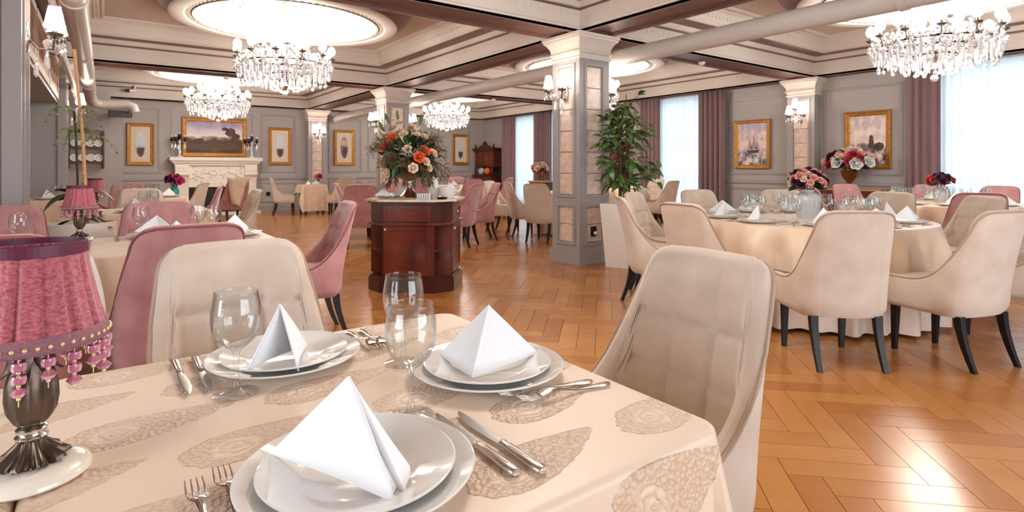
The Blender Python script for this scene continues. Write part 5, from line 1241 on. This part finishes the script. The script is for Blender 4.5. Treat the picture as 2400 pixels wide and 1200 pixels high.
LEAF = leaf_mesh(M['leafg']); LEAFD = leaf_mesh(M['leafd'])
def orient(o, pos, dirv, s, roll=0.0, axis='Y'):
    q = Vector(dirv).normalized().to_track_quat(axis, 'Z' if axis == 'Y' else 'Y'); o.rotation_mode = 'QUATERNION'; o.rotation_quaternion = q @ Matrix.Rotation(roll, 4, axis).to_quaternion(); o.location = pos; o.scale = (s, s, s) if not isinstance(s, tuple) else s
def bouquet(t, centre, rad, blooms, nleaf, seed, size, flat=0.75, leafm=None, stems=True, ell=(1,1)):
    """blossoms over a dome of leaves, each a part of its own"""
    rnd = random.Random(seed); c = Vector(centre); i = 0; tot = sum(n_ for _, n_ in blooms)
    lst = [k for k, n_ in blooms for _ in range(n_)]; rnd.shuffle(lst)
    for j, k in enumerate(lst):
        a = j*2.399; zf = 1-(j+0.5)/tot*1.15; rr = sqrt(max(0.05, 1-zf*zf)); d = Vector((rr*cos(a), rr*sin(a), zf))
        p = c+Vector((d.x*rad*ell[0]*rnd.uniform(0.8,1.05), d.y*rad*ell[1]*rnd.uniform(0.8,1.05), d.z*rad*flat))
        o = link('blossom', ROSE[k], t); orient(o, p, d+Vector((0,0,0.25)), size*rnd.uniform(0.8,1.2), rnd.uniform(0,6), 'Z')
    for j in range(nleaf):
        a = rnd.uniform(0, 2*pi); e = rnd.uniform(-0.45, 0.9); d = Vector((cos(a)*cos(e), sin(a)*cos(e), sin(e)))
        o = link('leaf', leafm or LEAFD, t); orient(o, c+d*rad*0.35, d, rad*rnd.uniform(0.6,0.95), rnd.uniform(0,6))
    if stems:
        mb = MB()
        for j in range(7): a = j*0.9; mb.tube([c+Vector((0.02*cos(a),0.02*sin(a),-rad*1.0)), c+Vector((rad*0.5*cos(a),rad*0.5*sin(a),0))], size*0.10, 5)
        part('stems', mb, M['leafd'], t)
# silver-footed flower stand on the cabinet
x, y = onisl(-0.05, -0.10)
fs = thing('flower_arrangement', 'tall arrangement of orange poppies, cream blooms and dry grasses on the cabinet', 'flowers', (x, y, ITZ))
part('silver_foot', MB().lathe([(0,0),(0.115,0),(0.12,0.012),(0.075,0.045),(0.05,0.075),(0.032,0.10),(0.03,0.12),(0.045,0.135),(0.025,0.15),(0.04,0.165),(0.05,0.18),(0,0.18)], 30), M['silver'], fs, 50)
part('copper_bowl', MB().lathe([(0.03,0.18),(0.12,0.20),(0.16,0.24),(0.185,0.30),(0.195,0.34),(0.185,0.34),(0.15,0.27),(0.0,0.22)], 36), M['copper'], fs, 50)
rnd = random.Random(23); cc = Vector((0,0,0.42))
def rdir(zmin=-0.3):
    while True:
        d = Vector((rnd.gauss(0,1), rnd.gauss(0,1), rnd.gauss(0,1))).normalized()
        if d.z > zmin: return d
vw = Vector((-0.59,-0.81,0)); sd = Vector((0.81,-0.59,0))
def at_view(h, z, f): return sd*h+vw*f+Vector((0,0,z))
for h, z, f in ((-0.13,0.58,0.20),(-0.22,0.50,0.14),(0.13,0.40,0.24),(0.17,0.46,0.16),(-0.02,0.55,-0.2),(0.2,0.5,-0.15)):
    o = link('poppy', ROSE['orange'], fs); orient(o, at_view(h,z,f), at_view(h,z,f)-cc+Vector((0,0,0.1)), 0.055, rnd.uniform(0,6), 'Z')
for h, z, f in ((0.04,0.70,0.12),(-0.05,0.66,0.16),(-0.16,0.68,0.05),(0.10,0.62,0.18),(0.15,0.60,0.08),(-0.10,0.64,0.14),(0.19,0.36,0.2),(-0.22,0.33,0.15),(-0.17,0.25,0.2),(0.24,0.44,0.08),(-0.02,0.62,0.2),(-0.13,0.70,0.12),(-0.21,0.62,0.1),(0.07,0.66,0.14),(-0.08,0.74,0.08),(-0.19,0.2,0.18),(0.21,0.30,0.12),(0.08,0.30,0.26),(0.0,0.7,-0.15),(-0.2,0.6,-0.1),(0.02,0.48,0.24)):
    o = link('cream_bloom', ROSE['creamp'], fs); orient(o, at_view(h,z,f), at_view(h,z,f)-cc+Vector((0,0,0.15)), rnd.uniform(0.034,0.050), rnd.uniform(0,6), 'Z')
for j in range(210):
    d = rdir(-0.7); o = link('leaf', LEAFD if j % 3 else LEAF, fs); orient(o, cc+d*rnd.uniform(0.06,0.22), d+Vector((0,0,-0.15)), rnd.uniform(0.09,0.15), rnd.uniform(0,6))
for h, z, f in ((-0.20,0.80,0),(-0.10,0.82,0.02),(-0.24,0.72,0.03),(0.10,0.78,0.02),(0.17,0.72,0.0),(-0.26,0.62,0.02),(-0.29,0.52,0.05),(-0.22,0.66,0.08)):
    o = link('leaf', LEAF, fs); p = at_view(h,z-0.06,f); orient(o, p, (p-cc).normalized()+Vector((0,0,0.4)), 0.12, rnd.uniform(0,6))
pl = MB()
def plume(p0, d, L_, n_, w_):
    d = d.normalized(); pts = [p0+d*(L_*s)+Vector((0,0,-0.35*L_*s*s)) for s in [i/6 for i in range(7)]]
    for q_ in pts: q_.z = max(q_.z, 0.1)
    pl.tube(pts, 0.0018, 4)
    for i in range(n_):
        s = rnd.uniform(0.35,1.0); b = p0+d*(L_*s)+Vector((0,0,-0.35*L_*s*s)); b.z = max(b.z, 0.12); q = (d*0.6+rdir(-1)*0.8+Vector((0,0,-0.3))).normalized()*w_*rnd.uniform(0.5,1.2)
        pl.tube([b, b+q*0.6, b+q+Vector((0,0,-0.2*w_))], 0.0026, 3, cap=False)
for j in range(26):
    d = rdir(-0.35); plume(cc+d*0.08, d, rnd.uniform(0.24,0.36), 34, 0.07)
for j in range(16):
    a_ = 2*pi*j/16; plume(cc+Vector((0,0,-0.02)), Vector((cos(a_),sin(a_),0.1)), rnd.uniform(0.22,0.28), 60, 0.07)
for j in range(24):
    a_ = rnd.uniform(0,2*pi); q_ = Vector((0.19*cos(a_),0.19*sin(a_),0.33)); o = link('leaf', LEAFD if j % 2 else LEAF, fs); orient(o, q_, (cos(a_),sin(a_),-1.6), rnd.uniform(0.10,0.16), rnd.uniform(0,6))
for j in range(14):
    a_ = 2*pi*j/14; plume(Vector((0.15*cos(a_),0.15*sin(a_),0.36)), Vector((0.5*cos(a_),0.5*sin(a_),-1.1)), 0.18, 40, 0.05)
for h, z in ((0.35,0.30),(0.33,0.22),(0.30,0.12)): plume(cc+Vector((0,0,0.1)), at_view(h,z-0.05,0.02), 0.36, 44, 0.07)
for h in (-0.15,0.25,0.30): plume(cc+sd*h*0.5, at_view(h*1.3,-0.25,0.1), 0.26, 30, 0.05)
tag(part('dry_grass', pl, M['grass'], fs), kind='stuff')

def vase_flowers(label, loc, vm, vprof, blooms, rad, size, nleaf, seed, flute=None, flat=0.75, group=None, ell=(1,1)):
    t = thing('vase_of_flowers', label, 'flowers', loc, 0, group); part('vase', MB().lathe(vprof, 48, flute=flute), vm, t, 50)
    top = vprof[-1][1]; bouquet(t, (0,0,top+rad*0.45), rad, blooms, nleaf, seed, size, flat, ell=ell); return t
rib = lambda a, z: 1-0.11*abs(sin(7*a))**0.6*min(1, z/0.03)*(1 if z < 0.2 else 0.3)
vase_flowers('grey ribbed vase of pink and plum flowers on the big round table', (RTX, RTY, TZ), M['vase'], [(0.0,0),(0.075,0),(0.085,0.02),(0.105,0.10),(0.113,0.15),(0.105,0.19),(0.07,0.215),(0.05,0.225),(0.055,0.245)], [('pinkp',19),('plump',15),('redp',1),('creamp',5)], 0.135, 0.033, 34, 51, rib)
vase_flowers('small grey vase of crimson and plum flowers on the window-side table', (RT2[0]+0.03, RT2[1]-0.02, TZ), M['vase'], [(0.0,0),(0.055,0),(0.075,0.05),(0.085,0.11),(0.075,0.16),(0.04,0.19),(0.045,0.21)], [('plump',8),('redp',4),('orange',3)], 0.12, 0.045, 22, 53, rib, 0.6)
vase_flowers('teal vase with magenta flowers left of the cream chair by the fireplace', (0.90, 10.12, TZ), M['teal'], [(0,0),(0.05,0),(0.065,0.06),(0.05,0.12),(0.03,0.15),(0.035,0.17)], [('magp',9),('plump',3)], 0.11, 0.05, 10, 55)
vase_flowers('glass bowl with a pink bloom on the small back table', (4.50, 14.70, TZ), M['thinglass'], [(0,0),(0.07,0),(0.11,0.06),(0.10,0.12),(0.085,0.14)], [('pinkp',3),('magp',3)], 0.08, 0.055, 6, 57)

# ------------------------------------------------------------------ sideboard with urn, far console, carved cabinets
sy1, _ = onX(1922, 10.32); sy0, _ = onX(2066, 10.32)
sb = thing('sideboard', 'low brown sideboard with pale top below the pink sky painting', 'sideboard', ((10.30+10.69)/2, (sy0+sy1)/2, 0), -pi/2); sw = sy1-sy0
part('carcass', MB().b2((-sw/2+0.02,-0.19,0.08),(sw/2-0.02,0.19,0.80)), M['mahogany'], sb); part('top', MB().b2((-sw/2,-0.21,0.80),(sw/2,0.20,0.835)), M['oak'], sb); part('base', MB().b2((-sw/2+0.04,-0.17,0),(sw/2-0.04,0.17,0.08)), M['mahogany_dark'], sb)
for i in range(3):
    a0 = -sw/2+0.04+i*(sw-0.08)/3; dr = part('door', MB().b2((a0+0.01,-0.205,0.11),(a0+(sw-0.08)/3-0.01,-0.185,0.77)), M['mahogany'], sb); part('knob', MB().sphere((a0+0.05,-0.215,0.5), 0.014, 8, 5), M['goldbead'], dr, 60)
ux, uy = 10.36, onX(1992, 10.36)[0]
uf = vase_flowers('golden urn of pink, crimson and white flowers on the sideboard', (ux-0.02, uy, 0.835), M['copper'], [(0,0),(0.10,0),(0.10,0.02),(0.04,0.05),(0.035,0.10),(0.06,0.13),(0.11,0.20),(0.125,0.28),(0.14,0.31),(0.12,0.31)], [('palep',14),('redp',7),('whitep',10),('plump',4),('magp',1)], 0.27, 0.085, 50, 59, None, 0.75, None, (0.85,1.4))
cx_, cy_ = 10.24, 12.62
cn = thing('console_table', 'brown console before the far mauve drape, left of the big pillar', 'console', (cx_, cy_, 0), -pi/2)
part('top', MB().b2((-0.42,-0.2,0.78),(0.42,0.2,0.82)), M['oak'], cn); part('frame', MB().b2((-0.38,-0.17,0.55),(0.38,0.17,0.78)), M['mahogany_dark'], cn)
for sx in (-1,1):
    for sy in (-1,1): part('leg', MB().box((sx*0.35,sy*0.15,0.275),(0.05,0.05,0.55)), M['mahogany_dark'], cn)
vase_flowers('pale urn of cream and pink flowers on the far console', (cx_, cy_+0.1, 0.82), M['copper'], [(0,0),(0.08,0),(0.03,0.06),(0.09,0.18),(0.11,0.25)], [('creamp',8),('pinkp',6),('redp',2)], 0.20, 0.08, 20, 61)
def hutch(label, x, yc, w_, seed):
    t = thing('carved_cabinet', label, 'cabinet', (x, yc, 0), -pi/2, None)
    part('lower_case', MB().b2((-w_/2,-0.22,0.10),(w_/2,0.22,0.92)), M['redwood'], t); part('plinth', MB().b2((-w_/2-0.03,-0.24,0),(w_/2+0.03,0.22,0.10)), M['redwood'], t); part('counter', MB().b2((-w_/2-0.04,-0.25,0.92),(w_/2+0.04,0.22,0.96)), M['redwood'], t)
    part('back_panel', MB().b2((-w_/2,0.14,0.96),(w_/2,0.22,1.25)), M['dark'], t)
    part('upper_case', MB().b2((-w_/2,-0.14,1.22),(w_/2,0.22,1.76)), M['redwood'], t)
    for sx in (-1, 1): part('turned_post', MB().lathe([(0.03,0.96),(0.045,1.0),(0.025,1.08),(0.04,1.16),(0.03,1.22)], 10, (sx*(w_/2-0.06),-0.16,0)), M['redwood'], t, 40)
    part('cornice', MB().b2((-w_/2-0.04,-0.19,1.76),(w_/2+0.04,0.22,1.81)).b2((-w_/2-0.07,-0.22,1.81),(w_/2+0.07,0.22,1.85)), M['redwood'], t)
    part('crest', MB().xprism([(-w_/2+0.02,1.85),(-w_*0.3,1.87),(-w_*0.22,1.94),(-w_*0.12,1.95),(-w_*0.07,2.03),(0,2.09),(w_*0.07,2.03),(w_*0.12,1.95),(w_*0.22,1.94),(w_*0.3,1.87),(w_/2-0.02,1.85)][::-1], -0.14, -0.08), M['redwood'], t)
    for sx in (-1, 1): part('finial', MB().lathe([(0.03,1.85),(0.045,1.89),(0.02,1.93),(0.03,1.96),(0,2.0)], 10, (sx*(w_/2-0.02),-0.12,0)), M['redwood'], t, 40)
    for k in range(2):
        a0 = -w_/2+0.06+k*(w_/2-0.03)
        for z0, z1, y in ((1.28,1.72,-0.14),(0.18,0.86,-0.22)):
            dr = part('door', MB().b2((a0,y-0.02,z0),(a0+w_/2-0.09,y,z1)).b2((a0+0.07,y-0.03,z0+0.08),(a0+w_/2-0.16,y-0.02,z1-0.08)), M['mahogany'], t); part('knob', MB().sphere((a0+0.03,y-0.03,(z0+z1)/2), 0.012, 8, 5), M['goldbead'], dr, 60)
    return t
hutch('carved dark red cabinet with crest in the far corner, left of the far drape', 10.47, 15.81, 1.13, 1)
hutch('carved dark red cabinet behind the tall green plant, beside the middle window', 10.47, 10.35, 1.25, 2)
for u, c, nm in ((1128,'orange','orange round ornament on the far carved cabinet'),(1121,'vase','pale blue round ornament on the far carved cabinet')):
    y_, d_ = onX(u+6, 10.2); tag(part('round_ornament', MB().lathe([(0,0),(0.06,0),(0.12,0.08),(0.13,0.14),(0.10,0.22),(0.04,0.26),(0,0.265)], 20), M[c], None, 60, loc=(10.33, 15.95 if c == 'vase' else 15.6, 0.962), scale=(0.9,0.9,0.9)), nm, 'ornament')

# ------------------------------------------------------------------ tall plant in white planter
fp_ = thing('potted_plant', 'tall leafy green plant in a white tapered planter before the big pillar', 'plant', (5.085, 4.735, 0), radians(24))
pb = MB(); a, b = 0.150, 0.205
P = [[(sx*q, sy*q, z) for sx, sy in ((-1,-1),(1,-1),(1,1),(-1,1))] for q, z in ((a,0),(b,0.76),(b-0.02,0.76),(b-0.03,0.66))]
pb.grid(P, closed=True); pb.add(P[0], [(3,2,1,0)]); part('planter', pb, M['planter'], fp_)
part('soil', MB().b2((-b+0.03,-b+0.03,0.64),(b-0.03,b-0.03,0.70)), M['soil'], fp_)
rnd = random.Random(77); tips = []
for k, (bx_, by_, tx, ty, tz) in enumerate(((-0.05,-0.03,-0.14,0.02,1.98),(0.04,0.0,0.06,-0.04,2.08),(0.0,0.05,0.02,0.05,1.9),(0.07,-0.05,0.10,-0.08,1.7))):
    pts = [(lerp(bx_,tx,s)+0.02*sin(5*s+k), lerp(by_,ty,s)+0.02*cos(4*s+k), lerp(0.68,tz,s)) for s in [i/8 for i in range(9)]]
    part('trunk', MB().tube(pts, lambda t: 0.014-0.008*t, 7), M['bark'], fp_, 60); tips.append(pts)
tw = MB(); nl = 0
for i in range(92):
    k = rnd.randrange(4); s = 0.22+0.78*rnd.random()**0.75; pts = tips[k]; p = Vector(pts[min(8,int(s*8))]); a_ = rnd.uniform(0,2*pi); out = rnd.uniform(0.10,0.36)*(1.0 if s > 0.45 else 0.7)*(0.75 if s > 0.93 else 1)
    e = p+Vector((cos(a_)*out, sin(a_)*out, rnd.uniform(-0.10,0.12)))
    we = Matrix.Rotation(radians(24), 3, 'Z') @ e
    if we.y+4.735 > 4.92 and we.x+5.085 < 5.42: continue
    tw.tube([p, (p+e)/2+Vector((0,0,0.04)), e], 0.003, 4)
    for j in range(4):
        q = p.lerp(e, 0.35+0.65*j/3)+Vector((0,0,0.02)); d = Vector((cos(a_+rnd.uniform(-1.2,1.2)), sin(a_+rnd.uniform(-1.2,1.2)), rnd.uniform(-1.0,0.35)))
        wq = Matrix.Rotation(radians(24), 3, 'Z') @ (q+d.normalized()*0.1)
        if wq.y+4.735 > 4.90 and wq.x+5.085 < 5.42: continue
        o = link('leaf', LEAF, fp_); L_ = rnd.uniform(0.13,0.20); orient(o, q, d, (L_*1.15,L_,L_), rnd.uniform(-0.8,0.8)); nl += 1
part('twigs', tw, M['bark'], fp_)
# plant with bamboo stake in the white pot at left
bp_ = thing('staked_plant', 'plant tied to a bamboo stake in a white oval pot behind the small pink lamp', 'plant', (-0.15, 5.22, 0))
K = 40
def oval(r, z, rx=0.235, ry=0.17): return [(rx*r*cos(2*pi*i/K), ry*r*sin(2*pi*i/K), z) for i in range(K)]
pb = MB(); rows = [oval(0.9,0.0),oval(0.95,0.02),oval(1.0,0.78),oval(0.94,0.785),oval(0.92,0.72)]; pb.grid(rows, closed=True); pb.add(rows[0], [tuple(range(K))[::-1]]); part('pot', pb, M['planter'], bp_, 40)
sl = MB(); sl.add(oval(0.93,0.735), [tuple(range(K))]); part('soil', sl, M['soil'], bp_)
part('bamboo_stake', MB().tube([(0.06,0.0,0.70),(0.03,0.02,1.40),(-0.02,0.03,2.06)], lambda t: 0.012-0.002*t, 8), M['bamboo'], bp_, 60)
for z_ in (1.15,1.55): t_ = (z_-0.70)/1.36; part('stake_joint', MB().tube([(0.06-0.08*t_,0.025*t_,z_-0.006),(0.06-0.08*t_,0.025*t_,z_+0.006)], 0.0145, 8), M['bamboo'], bp_, 60)
part('stem', MB().tube([(0.0,0.0,0.70),(0.0,0.0,1.1),(-0.01,0.0,1.45),(-0.02,0.0,1.6)], 0.008, 6), M['leafd'], bp_, 60)
rnd = random.Random(5)
for i in range(16):
    a_ = rnd.uniform(0,2*pi); z_ = rnd.uniform(0.80,1.08); o = link('leaf', LEAFD, bp_); orient(o, (0.05*cos(a_),0.05*sin(a_),z_), (cos(a_),sin(a_),rnd.uniform(-0.8,0.3)), (rnd.uniform(0.13,0.2),)*3, rnd.uniform(-0.6,0.6))
for i in range(11):
    a_ = 2*pi*i/11+rnd.uniform(-0.3,0.3); R = rnd.uniform(0.13,0.26); z_ = rnd.uniform(1.32,1.55); mb = MB(); pts = []
    for k in range(9):
        s = k/8; pts.append(Vector((R*s*cos(a_), R*s*sin(a_), z_+0.14*sin(pi*0.75*s)-0.12*s*s)))
    mb.tube(pts, 0.0022, 4)
    for k in range(2, 9):
        for sg in (-1, 1):
            d = Vector((-sin(a_)*sg, cos(a_)*sg, -0.4)); q = pts[k]; w_ = Vector((cos(a_), sin(a_), 0))*0.009; l_ = 0.045*(1-0.05*k)
            mb.add([q-w_, q+w_, q+d*l_+w_*0.3, q+d*l_-w_*0.3], [(0,1,2,3)])
    part('fern_frond', mb, M['fern'], bp_)

# ------------------------------------------------------------------ plate shelf at far left
sx0, sd0 = onY(162, 14.98); sx1, sd1 = onY(243, 14.98); sd_ = (sd0+sd1)/2; zsh = [zat(379, sd_), zat(345, sd_)]
ps = thing('plate_shelf', 'dark wooden two-tier plate shelf on the grey wall at left', 'shelf', ((sx0+sx1)/2, 14.995, 0)); hw_ = (sx1-sx0)/2
for z_ in zsh: part('shelf_board', MB().b2((-hw_,-0.16,z_-0.025),(hw_,0,z_)), M['mahogany'], ps)
for sx in (-1, 1): part('side_panel', MB().xprism([(sx*hw_-0.012,zsh[0]-0.14),(sx*hw_+0.012,zsh[0]-0.14),(sx*hw_+0.012,zsh[1]+0.36),(sx*hw_-0.012,zsh[1]+0.36)], -0.15, 0), M['mahogany_dark'], ps)
part('back_board', MB().b2((-hw_,-0.012,zsh[0]-0.12),(hw_,-0.002,zsh[1]+0.34)), M['wall'], ps)
part('scalloped_crest', MB().xprism([(-hw_,zsh[1]+0.30),(hw_,zsh[1]+0.30),(hw_,zsh[1]+0.36),(hw_*0.4,zsh[1]+0.38),(0,zsh[1]+0.45),(-hw_*0.4,zsh[1]+0.38),(-hw_,zsh[1]+0.36)][::-1], -0.03, -0.005), M['mahogany_dark'], ps)
disp = MB().lathe([(0,0),(0.075,0.004),(0.125,0.014),(0.128,0.018),(0.075,0.010),(0,0.008)], 32).mesh('display_plate', M['china'], 40); rimm = MB().lathe([(0.05,0.0115),(0.07,0.0115)], 32, cap=False).mesh('painted_ring', M['vase'])
for r_, z_ in enumerate(zsh):
    for i, fx in enumerate((-0.74,-0.22,0.28,0.76) if r_ == 0 else (-0.72,-0.24,0.26,0.74)):
        o = link('display_plate', disp, None, ((sx0+sx1)/2+fx*hw_*0.92, 14.88, z_+0.135*0.96), (radians(75),0,0)); s_ = 0.62 if r_ == 0 else 0.58; o.scale = (s_,s_,s_); o.location.z = z_+0.128*s_*0.97+0.007
        tag(o, 'white plate standing on the %s board of the plate shelf, %s' % (('lower','upper')[r_], ('far left','left of centre','right of centre','far right')[i]), 'plate', 'plates on the wall shelf'); link('painted_ring', rimm, o)

# ------------------------------------------------------------------ small fittings
def detector(label, u, v, z):
    x, y = atz(u, v, z); t = thing('smoke_detector', label, 'detector', (x, y, S_Z), 0, 'smoke detectors on the beams'); part('base', MB().lathe([(0,0),(0.055,0),(0.055,-0.015),(0,-0.015)], 20), M['whitep2'], t, 40); part('sensor_dome', MB().lathe([(0.045,-0.015),(0.04,-0.04),(0.015,-0.05),(0,-0.05)], 20), M['whitep2'], t, 40)
detector('white smoke detector on the beam right of the big pillar', 1645, 146, S_Z); detector('white smoke detector on the far beam left of the big pillar', 1157, 232, S_Z); detector('white smoke detector on the beam behind the upper left chandelier', 530, 180, S_Z)
x, d = onY(312, 16.2); scm = thing('security_camera', 'small white camera high on the back wall at left', 'camera', (x, 16.2, zat(212, d))); part('body', MB().tube([(0.06,-0.02,0),(-0.10,-0.06,-0.02)], 0.035, 12), M['whitep2'], scm, 40); part('lens_hood', MB().tube([(-0.08,-0.055,-0.017),(-0.15,-0.072,-0.026)], 0.042, 12), M['black'], scm, 40); part('bracket', MB().b2((0.02,-0.02,0),(0.05,0.10,0.12)), M['whitep2'], scm)
x = onY(1392, 5.06)[0]; so_ = thing('wall_socket', 'black socket with white plug on the lower panel of the big pillar', 'socket', (x, 5.07, 0.40)); part('plate', MB().b2((-0.04,-0.014,-0.06),(0.04,0.006,0.06)), M['black'], so_); part('plug', MB().sphere((0.005,-0.03,-0.02), 0.022, 10, 6), M['whitep2'], so_, 60)
x = onY(628, YB)[0]; so_ = thing('wall_socket', 'small dark socket low on the back wall right of the fireplace', 'socket', (x, YB-0.025, 0.48)); part('plate', MB().b2((-0.05,-0.012,-0.05),(0.05,0,0.05)), M['black'], so_)
